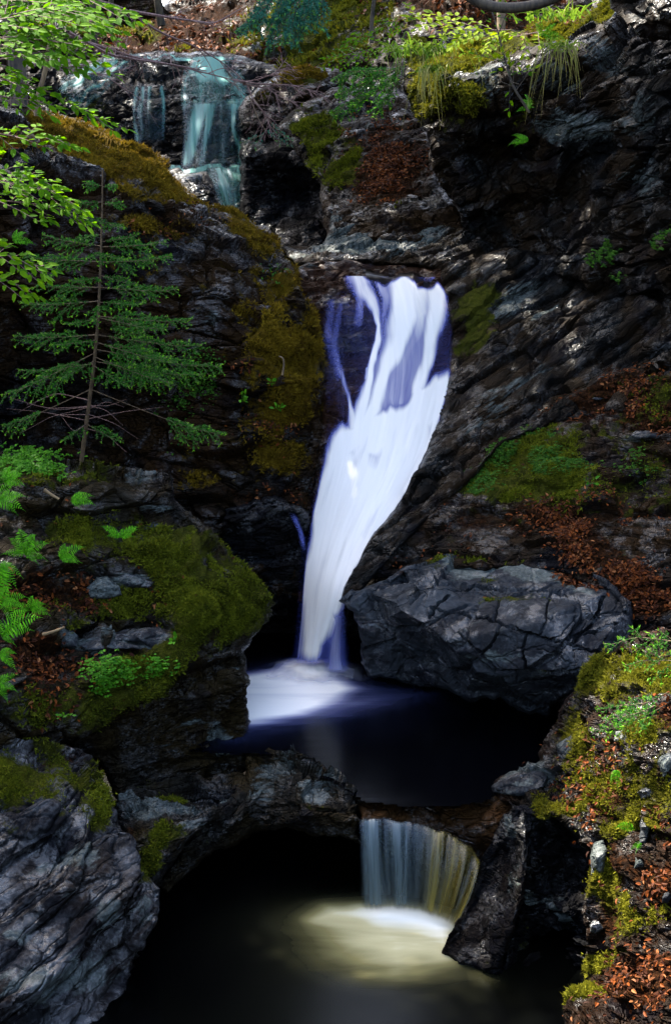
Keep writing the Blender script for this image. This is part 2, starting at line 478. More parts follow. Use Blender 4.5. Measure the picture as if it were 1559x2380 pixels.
SLATE_D, SLATE_M, SLATE_L = (0.0012, 0.0012, 0.0013), (0.010, 0.0093, 0.0080), (0.060, 0.058, 0.052)
M_flat = rock_mat('slate_level', SLATE_D, SLATE_M, SLATE_L, brown=(.055, .036, .009), brown_amt=.8, bed=(0.08, 0.1, 0))
M_dip = rock_mat('slate_dipping', (0.001, 0.001, 0.0012), (0.0042, 0.0045, 0.0048), (0.024, 0.029, 0.032), spec=.42, gloss=.24, brown=(.045, .024, .007), brown_amt=.75, bed=(0.1, 0.62, 0), strat=6)
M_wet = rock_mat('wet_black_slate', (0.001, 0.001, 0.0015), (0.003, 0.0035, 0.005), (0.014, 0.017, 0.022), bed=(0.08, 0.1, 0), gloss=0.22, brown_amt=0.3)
M_blue = rock_mat('blue_grey_slate', (0.004, 0.005, 0.006), (0.036, 0.045, 0.060), (0.13, 0.16, 0.20), bed=(0.1, 0.3, 0), brown_amt=0.3, gloss=.22, strat=1.8, crack=.7, stb=.12, spec=.9)  # light tone lifted: bluish highlights partly painted into the stone colour
M_brown = rock_mat('brown_bank', (0.0015, 0.001, 0.0007), (0.0055, 0.004, 0.0028), (0.022, 0.017, 0.012), brown=(0.055, 0.027, 0.007), brown_amt=0.9)
M_gold = rock_mat('golden_moss_bank', (0.0015, 0.001, 0.0007), (0.0055, 0.004, 0.0028), (0.022, 0.017, 0.012), brown=(0.055, 0.027, 0.007), brown_amt=0.9,
                  moss_d=(0.03, 0.016, 0.002), moss_l=(0.16, 0.10, 0.006))

# terrain: one sheet, the gorge with its stream bed, reaching far past the frame
def terrain():
    gx = np.concatenate([np.linspace(-90, -9, 24), np.linspace(-8.6, 8.6, 70), np.linspace(9, 90, 24)])
    gy = np.concatenate([np.linspace(-60, -2, 24), np.linspace(-1.5, 34, 110), np.linspace(35, 140, 24)])
    X, Y = np.meshgrid(gx, gy)
    zb = np.interp(Y, [-60, -4, 1, 4.5, 14.6, 15.4, 17.2, 20.5, 22.5, 24, 27, 31, 40, 60, 140], [-9, -8, -7, -6.3, -6.3, -5.0, -2.3, -2.0, -1.8, -0.3, 0.8, 1.6, 3.0, 4.2, 7])
    xc = np.interp(Y, [0, 12, 17, 22, 30], [-0.2, 0.3, 0.4, -1.3, -2.6])
    hw = np.interp(Y, [-4, 6, 12, 20, 24, 30], [5.5, 4.6, 4.3, 4.4, 4.2, 6])
    a = np.maximum(np.abs(X - xc) - hw, 0)
    wall = np.where(a < 3.2, a * 2.3, 7.36 + (a - 3.2) * 0.28)
    Z = zb + wall * (1 - .85 * smooth(31, 44, Y))
    Pn = np.stack([X, Y, Z], -1).reshape(-1, 3)
    n = fbm(Pn / 2.2, 4, 3)
    Pn[:, 2] += 0.5 * n * smooth(0.0, 1.5, a.ravel()) 
    w = len(gx); h = len(gy)
    I = np.arange(w * h).reshape(h, w)
    Q = np.stack([I[:-1, :-1], I[:-1, 1:], I[1:, 1:], I[1:, :-1]], -1).reshape(-1, 4)
    am = np.clip(a.ravel(), 0, 1)
    o = mesh_obj('terrain', Pn, quads=Q, mat=M_brown, attrs=dict(moss=am * 0.35, litter=am * 0.5, pale=am * 0))
    tag(o, kind='structure')
terrain()

# far hillside above the upper falls, with a notch open to the sky
mass('hillside', None, None, [(-420, -420), (120, -420), (215, -60), (258, 44), (300, 66), (352, 46), (392, 0), (470, -420), (2000, -420), (2000, 330), (-420, 330)],
     [(0, 0, 29), (300, 80, 33), (420, 100, 29), (500, 20, 33), (700, 60, 28), (450, 200, 26.4), (100, 200, 26.2), (900, 100, 25), (1200, 20, 23), (1500, 0, 22), (900, 250, 23), (-400, 100, 27), (1900, 0, 22), (600, -300, 38), (-200, -300, 33)],
     M_brown, step=6, edge=(20, .4), blocks=[(1.4, .6, .3, 0.05), (.5, .3, .12, 0.03)], lumps=[(2.0, .45), (.5, .12), (.12, .03)],
     litter=[(560, 150, 240, 60, .8), (300, 100, 160, 60, .5), (470, 60, 130, 70, .9), (650, -40, 200, 80, .6), (980, 20, 200, 60, .8), (1250, 20, 200, 50, .8), (300, 110, 120, 40, .4)],
     moss=[(800, 40, 160, 90, .9), (700, 150, 120, 60, .5), (330, 80, 60, 30, .8), (425, 125, 45, 30, .8), (560, 90, 60, 40, .6), (150, 60, 150, 80, .5), (700, 60, 80, 70, .4)], pale=[(600, 110, 70, 20, .7), (820, 60, 60, 60, .25)], seed=3, kind='structure')

mass('fall_shelf_rock', 'dark stepped rock shelf under the teal upper falls', 'rock',
     [(60, 150), (115, 132), (200, 140), (300, 128), (430, 122), (560, 128), (640, 150), (700, 200), (760, 330), (800, 560), (520, 560), (400, 470), (300, 420), (60, 380)],
     [(80, 170, 25.6), (120, 150, 25.8), (300, 145, 26.2), (430, 135, 26.4), (560, 140, 26.2), (200, 230, 25), (310, 195, 25.1), (320, 330, 24.4), (430, 190, 25.5), (560, 190, 25.3), (430, 240, 24.4), (560, 240, 24.3), (430, 262, 24.3), (440, 390, 23.7), (560, 390, 23.4), (500, 405, 22.9), (580, 400, 22.8), (500, 490, 22.4), (600, 500, 22.3), (250, 300, 24.6), (700, 450, 22.6), (700, 260, 24)],
     M_wet, step=4, edge=(20, .4), blocks=BLK_S, amp=1.0, moss=[(200, 260, 70, 40, .35)], pale=[(560, 135, 60, 14, .5), (160, 150, 40, 16, .4)], seed=5)

mass('hollow_rock', 'black undercut hollow beside the foot of the upper falls', 'rock',
     [(560, 320), (700, 330), (770, 380), (790, 520), (760, 600), (640, 600), (560, 540)],
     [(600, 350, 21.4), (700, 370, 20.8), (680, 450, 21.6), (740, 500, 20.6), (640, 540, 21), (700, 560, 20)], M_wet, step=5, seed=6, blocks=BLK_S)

mass('split_rock', 'small black wedge of rock left of the lowest teal cascade', 'rock',
     [(384, 398), (430, 402), (480, 398), (496, 430), (520, 500), (480, 505), (420, 470), (385, 430)],
     [(400, 402, 20.2), (480, 400, 20.2), (440, 425, 19.3), (490, 450, 19.4), (510, 495, 19.2), (400, 440, 19)], M_wet, step=3.5, edge=(8, .15), seed=8, blocks=BLK_S, pale=[(440, 404, 40, 8, .5)])

mass('mossy_boulder', 'rounded mossy boulder under the bare dead twigs', 'boulder',
     [(552, 255), (570, 225), (610, 195), (650, 176), (700, 163), (770, 160), (805, 175), (800, 200), (740, 218), (690, 250), (660, 290), (600, 300), (560, 290)],
     [(570, 250, 22.2), (620, 215, 22.0), (700, 185, 22.3), (760, 170, 22.6), (640, 260, 21.6), (720, 205, 21.8), (780, 190, 22.2)], M_brown, step=4, edge=(18, .4), blocks=BLK_S,
     moss=[(700, 178, 90, 20, .8), (600, 230, 50, 40, .3)], seed=9)

mass('leafy_slope', 'dim slope littered with brown leaves behind the main fall', 'bank',
     [(640, 300), (680, 255), (740, 225), (800, 200), (860, 215), (940, 215), (1000, 290), (1020, 430), (1080, 500), (1100, 560), (760, 580), (755, 500), (745, 430), (700, 365)],
     [(680, 290, 21), (800, 230, 21.5), (920, 235, 21), (800, 300, 20.3), (950, 300, 20), (900, 420, 18.8), (770, 430, 19.4), (780, 490, 18.6), (1000, 500, 17.9), (900, 550, 17.6)],
     M_brown, step=4, edge=(20, .3), blocks=BLK_S, moss=[(780, 360, 70, 80, .75), (720, 290, 60, 50, .5), (900, 480, 70, 30, .3)], litter=[(900, 400, 120, 90, 1.0), (850, 280, 100, 40, .5)],
     pale=[(880, 290, 60, 14, .5)], seed=10)

mass('slate_slab', 'pale greenish flat slate slabs at the lip of the main fall', 'rock slab',
     [(655, 572), (700, 582), (740, 572), (765, 540), (755, 490), (800, 480), (870, 487), (980, 500), (1100, 540), (1180, 590), (1120, 640), (1040, 640), (940, 618), (800, 606), (690, 620)],
     [(670, 580, 17.8), (740, 585, 17.6), (790, 500, 18.6), (900, 500, 18.4), (900, 560, 17.5), (800, 575, 17.5), (1000, 540, 17.6), (1080, 600, 16.8), (960, 600, 16.9), (700, 612, 16.9), (850, 602, 17)],
     M_dip, step=3, edge=(12, .2), bed=(0.5, 0.35, 0), blocks=[(.55, .18, .10, .03), (.28, .08, .04, .014)], pale=[(800, 510, 60, 26, .7), (880, 560, 150, 34, .75), (990, 520, 70, 30, .5), (700, 595, 50, 16, .5), (760, 570, 40, 20, .5)], seed=11)

mass('overhanging_cliff', 'tall dark overhanging cliff topped with golden moss and grass', 'cliff',
     [(935, 130), (945, 98), (975, 92), (1005, 138), (1060, 108), (1130, 88), (1190, 72), (1300, 40), (1390, 10), (1420, -60), (1850, -80), (1850, 960), (1500, 790), (1400, 690), (1300, 640), (1190, 640), (1120, 590), (1080, 540), (1060, 480), (1020, 430), (1000, 380), (995, 310), (955, 250), (935, 200)],
     [(940, 150, 18.2), (960, 105, 18.8), (1000, 135, 18.8), (1015, 180, 17.2), (1000, 300, 17.6), (960, 230, 18), (1100, 112, 18.4), (1180, 92, 18.2), (1300, 60, 17.8), (1100, 220, 16.6), (1190, 180, 16.7), (1200, 290, 16.8), (1190, 330, 17.6), (1050, 310, 17.4), (1020, 350, 17.3), (1090, 430, 16.9), (1150, 470, 16.9), (1240, 150, 16.9), (1240, 260, 17), (1330, 110, 16.4), (1390, 40, 16.8), (1400, 170, 15.6), (1300, 280, 15.7), (1290, 340, 15.9), (1240, 370, 16.6), (1280, 430, 16.7), (1400, 500, 15.4), (1380, 390, 15.8), (1550, 300, 14.4), (1550, 600, 14.2), (1140, 570, 17.1), (1300, 600, 15.8), (1500, 120, 15), (1800, 300, 13.4), (1800, 900, 13.2)],
     M_dip, step=3.6, edge=(16, .35), bed=(0.15, 0.35, 0), moss=[(1065, 210, 90, 100, .75), (975, 200, 40, 90, .6), (1130, 105, 160, 34, 1.2, -12), (1330, 60, 90, 30, .9, -15), (965, 120, 25, 40, .8), (1230, 270, 30, 90, .6, 30), (1200, 250, 30, 40, .3), (1420, 30, 30, 40, .8)],
     litter=[(1230, 70, 90, 18, .9, -18), (1060, 125, 40, 10, .8, -15), (1350, 45, 60, 20, .8)],
     pale=[(1330, 300, 80, 45, .95), (1130, 190, 40, 60, .5), (1300, 190, 50, 40, .5), (1400, 130, 60, 40, .5), (1480, 260, 60, 70, .55), (1500, 420, 60, 60, .45), (1110, 410, 40, 50, .2)], seed=12)

mass('leaning_rock', 'grey rock leaning in at the top right corner', 'rock',
     [(1395, -90), (1415, 18), (1450, 42), (1475, 72), (1530, 92), (1850, 110), (1850, -90)],
     [(1420, 0, 13.8), (1470, 60, 13.3), (1540, 40, 12.9), (1560, 88, 13.1), (1800, 40, 12.2), (1500, -60, 13.4)], M_dip, step=4, edge=(14, .3), bed=(0.1, -.35, 0), pale=[(1500, 30, 70, 40, .36)], moss=[(1440, 20, 30, 30, .4)], seed=13)

mass('slanting_slab', 'long wet slate strata slanting down beside the main fall', 'rock slab',
     [(1020, 630), (1060, 610), (1180, 575), (1300, 590), (1420, 640), (1560, 720), (1850, 780), (1850, 1020), (1420, 960), (1280, 985), (1160, 1040), (1090, 1120), (985, 1215), (905, 1300), (840, 1372), (792, 1402), (800, 1365), (840, 1290), (880, 1225), (945, 1140), (985, 1060), (1012, 1000), (1030, 940), (1040, 880), (1050, 780), (1035, 700)],
     [(1050, 650, 16.5), (1055, 800, 15.7), (1040, 950, 14.9), (1000, 1060, 14.3), (920, 1210, 13.5), (800, 1392, 12.6), (1180, 600, 16.4), (1250, 650, 15.9), (1150, 760, 15.4), (1220, 720, 15.6), (1200, 830, 15.2), (1150, 950, 14.5), (1060, 1090, 13.8), (1400, 700, 15), (1400, 850, 14.5), (1560, 800, 13.9), (1000, 1180, 13.5), (1800, 900, 13)],
     M_dip, step=3.2, edge=(14, .2), bed=(0.25, 0.66, 0), blocks=[(1.1, .3, .12, .03)], ribs=(.14, .055, lambda V: V[:, 2] * .80 - V[:, 0] * .58 + V[:, 1] * .15), amp=1.0,
     moss=[(1105, 750, 60, 100, .75, 25), (1130, 690, 50, 30, .3)], pale=[(1190, 690, 80, 26, .62, -35), (1260, 715, 40, 14, .8, -30), (1130, 960, 110, 36, .4, -38), (1020, 1130, 70, 24, .25, -45), (1200, 880, 120, 14, .4, -25), (1100, 640, 50, 20, .35)], seed=14, rough=2, litter=[(1330, 930, 120, 40, .3), (1450, 860, 120, 40, .4)])

mass('leaf_strewn_bank', 'dark mossy bank strewn with orange leaves right of the main fall', 'bank',
     [(860, 1345), (905, 1290), (985, 1205), (1085, 1108), (1155, 1020), (1255, 960), (1400, 880), (1560, 810), (1850, 780), (1850, 1560), (1480, 1490), (1440, 1410), (1300, 1330), (1040, 1320), (930, 1350)],
     [(1155, 1035, 14.2), (1400, 910, 14.1), (1560, 860, 13.6), (1100, 1150, 13.5), (1300, 1100, 13.2), (1450, 1000, 13.4), (1500, 1100, 12.9), (1000, 1260, 13), (900, 1330, 12.9), (1250, 1250, 12.7), (1480, 1300, 12), (1480, 1420, 11.6), (1300, 1310, 12.3), (1800, 1200, 12), (1700, 900, 13)],
     M_brown, step=4, edge=(14, .2), bed=(0.1, 0.1, 0), blocks=[(.8, .2, .16, .03), (.3, .07, .06, .02)],
     moss=[(1720, 1100, 140, 280, .55), (1300, 1180, 300, 120, .34), (1450, 950, 150, 80, .35), (1240, 1060, 120, 70, 1.0), (1150, 1130, 90, 40, .8), (1480, 1080, 90, 60, .45), (1350, 1130, 90, 50, .5), (1550, 900, 60, 50, .4)],
     litter=[(1390, 900, 180, 60, .8), (1300, 970, 90, 50, .7), (1500, 960, 110, 50, .7), (1380, 1180, 200, 50, .45), (1400, 1300, 160, 50, 1.0, 32), (1480, 1400, 80, 40, .9), (1200, 1200, 200, 40, .5), (1100, 1230, 60, 30, .3), (1500, 980, 80, 30, .6)],
     pale=[(1480, 1010, 40, 12, .6)], seed=15)

mass('mossy_cliff', 'left cliff with a stepped golden moss crest and dark face', 'cliff',
     [(-420, 150), (0, 190), (50, 215), (130, 255), (240, 300), (330, 345), (385, 358), (393, 378), (372, 398), (388, 418), (430, 440), (458, 457), (452, 472), (500, 478), (560, 505), (632, 543), (642, 580), (690, 628), (700, 690), (733, 740), (752, 860), (748, 960), (757, 1000), (748, 1080), (730, 1180), (716, 1290), (702, 1395), (640, 1385), (560, 1400), (-420, 1500)],
     [(0, 210, 16.6), (130, 262, 17.2), (250, 315, 17), (380, 366, 17.3), (100, 330, 15.4), (230, 375, 15.4), (350, 392, 16.2), (200, 440, 14.9), (330, 430, 15.3), (450, 464, 16.6), (400, 500, 15.6), (300, 520, 14.7), (500, 492, 16.7), (560, 520, 16.6), (630, 560, 16.6), (480, 540, 15.5), (600, 590, 15.7), (0, 420, 14.2), (0, 700, 13.9), (300, 700, 14.4), (500, 720, 14.7), (690, 650, 15.9), (690, 760, 15.4), (745, 900, 15.1), (600, 800, 14.6), (560, 960, 14.4), (700, 1000, 14.8), (400, 960, 14.6), (250, 1000, 15), (100, 980, 14.8), (0, 1050, 14), (600, 1120, 14.1), (560, 1200, 13.9), (700, 1180, 14.4), (650, 1250, 14.3), (700, 1380, 14), (600, 1400, 14.1), (-300, 700, 13), (-300, 1300, 13), (300, 1300, 13.6)],
     M_gold, step=3.8, edge=(14, .3), bed=(0.1, -0.12, 0),
     moss=[(-230, 330, 220, 120, .7), (-230, 800, 200, 300, .35), (640, 820, 110, 220, .62), (480, 640, 150, 60, .22), (300, 560, 180, 80, .25), (560, 1050, 160, 70, .4), (250, 345, 200, 40, 1.1, 24), (80, 300, 110, 50, .45), (440, 470, 120, 26, 1.0, 14), (590, 545, 90, 26, 1.0, 28), (330, 440, 110, 40, .4), (380, 520, 120, 24, .5, 12), (670, 640, 30, 70, .7, 30), (640, 820, 100, 60, .85), (600, 720, 60, 30, .3), (700, 950, 70, 30, .6), (670, 1060, 60, 40, .5), (450, 1120, 60, 30, .5), (720, 800, 30, 120, .5)],
     litter=[(380, 520, 90, 40, .5), (560, 860, 50, 20, .5), (600, 1150, 140, 30, .6), (640, 980, 100, 60, .4)],
     pale=[(300, 332, 40, 8, .8, 27), (350, 362, 30, 6, .8, 25), (490, 740, 30, 25, .45), (120, 255, 12, 8, .5)], seed=16)

mass('wet_wall', 'black wet rock wall behind the foot of the main fall', 'rock',
     [(520, 1180), (640, 1150), (720, 1190), (718, 1290), (706, 1390), (860, 1380), (900, 1600), (520, 1620), (500, 1380)],
     [(560, 1220, 13.9), (690, 1210, 14.05), (640, 1300, 13.9), (690, 1370, 13.9), (580, 1400, 14.1), (620, 1500, 15), (750, 1500, 14.9), (860, 1560, 14.6), (540, 1590, 14.6)],
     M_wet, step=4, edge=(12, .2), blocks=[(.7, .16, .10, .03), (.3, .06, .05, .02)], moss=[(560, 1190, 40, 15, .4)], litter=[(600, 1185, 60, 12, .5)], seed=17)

mass('fall_rock', 'brown wet rock face under the main fall', 'rock',
     [(680, 625), (750, 600), (900, 615), (1030, 622), (1065, 700), (1070, 800), (1062, 900), (1040, 1000), (1000, 1120), (920, 1260), (830, 1400), (690, 1400), (700, 1280), (730, 1100), (745, 980), (735, 800), (700, 700)],
     [(700, 640, 16.7), (850, 630, 16.9), (1000, 645, 16.7), (760, 700, 16.2), (900, 690, 16.4), (1040, 720, 16.15), (760, 860, 15.7), (900, 860, 15.8), (1040, 860, 15.75), (790, 960, 15.2), (900, 960, 15.5), (1000, 960, 15.4), (770, 1080, 14.85), (900, 1080, 14.9), (980, 1080, 14.8), (800, 1250, 14.3), (900, 1230, 14.2), (720, 1390, 13.9), (820, 1380, 13.9)],
     rock_mat('fall_rock', (0.004, 0.003, 0.004), (0.016, 0.010, 0.010), (0.055, 0.036, 0.034), brown=(0.09, 0.035, 0.012), brown_amt=.7, gloss=.25, tint=(.010, .007, .016)),
     step=4, edge=(10, .1), blocks=[(.6, .18, .08, .02), (.25, .06, .035, .012)], lumps=[(1.2, .06), (.3, .03), (.07, .01)], facet=.35, pale=[(700, 618, 40, 12, .5)], seed=18)

mass('terrace_rock', 'mossy left terrace with ferns jutting out over the pool', 'rock terrace',
     [(-420, 1010), (0, 1045), (60, 1058), (150, 1068), (290, 1088), (345, 1096), (405, 1112), (402, 1160), (470, 1215), (508, 1245), (538, 1300), (590, 1345), (636, 1396), (632, 1430), (612, 1455), (580, 1500), (560, 1528), (470, 1555), (410, 1582), (330, 1628), (250, 1682), (190, 1715), (100, 1745), (-420, 1760)],
     [(0, 1052, 12.9), (200, 1085, 12.7), (330, 1102, 12.7), (395, 1130, 12.5), (200, 1120, 12.0), (60, 1130, 11.9), (330, 1150, 12.2), (390, 1190, 12.4), (120, 1190, 11.9), (300, 1210, 12.1), (40, 1280, 11.2), (200, 1290, 11.6), (330, 1260, 11.9), (450, 1225, 12.5), (470, 1270, 11.9), (520, 1290, 12.3), (250, 1345, 11.6), (320, 1345, 11.7), (420, 1340, 11.6), (540, 1350, 11.9), (610, 1390, 12.2), (460, 1420, 11.3), (590, 1450, 11.8), (250, 1420, 11.25), (320, 1455, 11.5), (250, 1478, 11.2), (160, 1478, 11.1), (380, 1490, 11.2), (250, 1510, 10.8), (100, 1450, 10.9), (100, 1530, 10.5), (540, 1510, 11.5), (460, 1530, 11.2), (300, 1580, 10.8), (330, 1615, 10.95), (150, 1640, 10.3), (180, 1700, 10.4), (0, 1550, 10.1), (0, 1700, 9.9), (-300, 1300, 11), (-300, 1700, 9.8)],
     M_flat, step=3.6, edge=(14, .3), blocks=BLK, amp=.8,
     moss=[(-230, 1330, 220, 280, .65), (280, 1260, 220, 90, .42), (300, 1620, 140, 50, .6, -25), (150, 1420, 140, 70, .35), (440, 1290, 100, 60, 1.1), (480, 1420, 140, 90, 1.1), (560, 1380, 70, 70, .9), (230, 1095, 110, 24, .9), (300, 1230, 90, 60, .4), (290, 1400, 60, 40, .8), (300, 1570, 150, 50, .9, -25), (330, 1140, 60, 24, .3), (80, 1640, 90, 60, .7), (50, 1100, 80, 40, .7), (180, 1230, 90, 40, .5)],
     litter=[(120, 1380, 150, 60, .9), (80, 1530, 90, 50, 1.0), (350, 1380, 40, 40, .4), (250, 1540, 120, 20, .6), (300, 1640, 60, 16, .6, -30), (110, 1620, 80, 60, .5)],
     pale=[(240, 1365, 40, 22, .75), (315, 1350, 50, 18, .9), (330, 1485, 75, 16, 1.1), (220, 1490, 70, 14, 1.0), (150, 1480, 40, 16, .7), (590, 1360, 34, 10, .9, 45), (500, 1340, 28, 8, .8), (330, 1100, 50, 10, .5), (370, 1182, 50, 10, .6), (350, 1208, 40, 10, .5)], seed=19)

mass('rock_wall', 'dark layered rock pillar holding up the mossy terrace', 'rock',
     [(150, 1720), (260, 1640), (340, 1590), (560, 1480), (574, 1530), (570, 1600), (579, 1650), (576, 1700), (584, 1785), (560, 1810), (540, 1880), (280, 1880), (235, 1780)],
     [(200, 1710, 10.9), (350, 1620, 11.3), (550, 1520, 11.9), (570, 1620, 11.75), (560, 1560, 11.6), (480, 1620, 11.2), (300, 1750, 10.8), (440, 1720, 11.2), (560, 1700, 11.55), (420, 1800, 11.1), (570, 1780, 11.3), (300, 1850, 10.6), (480, 1860, 10.9)],
     M_flat, step=3.6, edge=(14, .25), blocks=[(.7, .16, .13, .03), (.3, .06, .07, .02), (.12, .03, .025, .01)], pale=[(525, 1720, 26, 36, .75), (450, 1690, 70, 10, .45), (550, 1560, 20, 30, .35), (400, 1740, 60, 12, .3)], moss=[(560, 1590, 16, 50, .35), (440, 1660, 60, 40, .25)], seed=20)

mass('ledge_rock', 'flat pale ledge with dark moss spots above the cave', 'rock ledge',
     [(278, 1855), (300, 1828), (420, 1815), (560, 1800), (602, 1830), (590, 1872), (530, 1897), (482, 1912), (432, 1960), (402, 2010), (374, 2062), (340, 2075), (298, 2040), (288, 1950)],
     [(300, 1840, 10.7), (420, 1830, 10.8), (560, 1820, 11.1), (350, 1880, 10.2), (450, 1900, 10.2), (540, 1870, 10.7), (400, 1930, 9.9), (320, 1950, 9.8), (440, 1940, 10), (380, 2000, 9.7), (350, 2050, 9.6)],
     M_flat, step=3.2, edge=(12, .2), blocks=[(.6, .2, .08, .02), (.25, .07, .04, .015), (.1, .03, .015, .008)], pale=[(340, 1880, 60, 30, .75), (450, 1880, 80, 16, .6), (440, 1915, 40, 14, .7), (330, 1860, 60, 14, .6)],
     moss=[(330, 1830, 40, 12, .5), (400, 1855, 40, 9, .75), (380, 1935, 60, 24, .9), (340, 1990, 50, 50, .7)], litter=[(300, 1940, 14, 40, .6)], seed=21)

mass('arch_rock', 'rounded grey green rock arching from the ledge to the lip', 'rock',
     [(568, 1760), (590, 1738), (625, 1736), (700, 1765), (760, 1790), (800, 1815), (832, 1842), (828, 1880), (838, 1908), (840, 1965), (800, 1948), (740, 1946), (680, 1928), (640, 1932), (585, 1938), (510, 1975), (440, 2030), (385, 2085), (372, 2062), (432, 1962), (482, 1912), (530, 1892), (570, 1850)],
     [(600, 1745, 11.25), (640, 1750, 11.1), (700, 1780, 10.7), (620, 1810, 10.9), (690, 1840, 10.35), (760, 1800, 10.65), (740, 1860, 10.2), (800, 1830, 10.45), (820, 1880, 10.15), (700, 1900, 10.1), (800, 1935, 10.1), (700, 1926, 10.3), (560, 1900, 10.45), (600, 1935, 10.7), (500, 1950, 10.4), (430, 2010, 10.3), (390, 2070, 10.2)],
     M_flat, step=3.2, edge=(10, .2), blocks=[(.5, .25, .07, .02), (.2, .08, .04, .015), (.09, .03, .015, .008)], pale=[(640, 1780, 60, 30, .55), (720, 1830, 50, 30, .6), (600, 1830, 30, 30, .55), (760, 1810, 40, 20, .4)], moss=[(730, 1865, 50, 12, .5), (480, 1950, 60, 24, .25)], seed=22)

mass('cave_wall', 'black back wall of the cave under the arch', 'rock',
     [(230, 1860), (860, 1880), (1180, 1890), (1200, 2180), (860, 2200), (230, 2400)],
     [(260, 1900, 10.9), (600, 1930, 12.2), (900, 1930, 10.9), (1160, 1920, 10.3), (1150, 2120, 10.4), (900, 2120, 11.4), (600, 2080, 12.4), (300, 2200, 11), (260, 2380, 9.6)],
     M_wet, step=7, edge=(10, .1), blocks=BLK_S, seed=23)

mass('lip_rock', 'submerged brown rock at the lip of the small lower fall', 'rock',
     [(815, 1850), (880, 1838), (1000, 1845), (1100, 1850), (1185, 1860), (1200, 1890), (1165, 1925), (1120, 2010), (1100, 2060), (1060, 1990), (1000, 1945), (960, 1925), (840, 1920)],
     [(830, 1870, 10.35), (900, 1850, 10.45), (1000, 1855, 10.4), (1150, 1875, 10.2), (850, 1905, 10.1), (950, 1900, 10.1), (1050, 1925, 10.15), (1100, 1990, 10.25), (1110, 2040, 10.3), (1150, 1930, 10.05)],
     rock_mat('stream_bed_rock', (0.004, 0.002, 0.001), (0.018, 0.009, 0.0035), (0.06, 0.03, 0.009), brown=(.10, .045, .012), brown_amt=.7, gloss=.3, tint=(.02, .01, .004)), step=3.6, edge=(8, .08), blocks=BLK_S, amp=.5, seed=24)

mass('striated_rock', 'grey folded slate with curved layers at the bottom left', 'rock',
     [(-420, 1690), (0, 1700), (100, 1722), (190, 1742), (232, 1800), (262, 1860), (292, 1960), (312, 2010), (345, 2042), (372, 2065), (366, 2130), (330, 2180), (312, 2230), (299, 2290), (300, 2330), (302, 2560), (-420, 2560)],
     [(0, 1712, 10), (180, 1760, 10), (200, 1820, 9.75), (0, 1800, 9.5), (0, 1890, 9.25), (150, 1890, 9.3), (230, 1900, 9.6), (280, 2000, 9.3), (150, 1950, 9.2), (340, 2060, 9.3), (350, 2130, 9.05), (250, 2060, 9.05), (100, 2050, 8.85), (100, 1990, 9.05), (0, 2000, 8.95), (0, 2110, 8.7), (200, 2150, 8.8), (200, 2230, 8.6), (290, 2280, 8.9), (0, 2230, 8.4), (0, 2330, 8.1), (150, 2330, 8.3), (280, 2400, 8.5), (-300, 2000, 8.6), (-300, 2500, 7.8)],
     rock_mat('folded_slate', (0.002, 0.002, 0.0025), (0.016, 0.0175, 0.022), (0.22, 0.24, 0.28), bed=(0.15, 0.6, 0), strat=4, brown_amt=.45, gloss=.2, stb=.2, spec=1.0, crack=.6),  # light tone raised to paint blue-white glints into the rock colour
     step=3, edge=(14, .3), bed=(0.15, 0.6, 0), blocks=[(.9, .4, .12, .03)], lumps=[(.6, .10), (.2, .025), (.05, .006)], ribs=(.17, .075, lambda V: (V[:, 2] - .3 * (V[:, 0] + 2.1) - .5 * np.maximum(V[:, 0] + 2.1, 0) ** 2) / 1.25),
     moss=[(-220, 1830, 200, 140, .8), (80, 1790, 150, 90, 1.2), (220, 1880, 50, 70, .6), (330, 2030, 30, 30, .7), (30, 1920, 60, 30, .5)], litter=[(140, 1760, 80, 20, .4)],
     pale=[(120, 2120, 200, 160, .2), (60, 2290, 120, 40, .55), (210, 2260, 60, 50, .5), (330, 2110, 30, 40, .45), (120, 2000, 60, 20, .4), (40, 2190, 40, 16, .6), (240, 2130, 40, 40, .5), (190, 1990, 40, 60, .3)], seed=25)

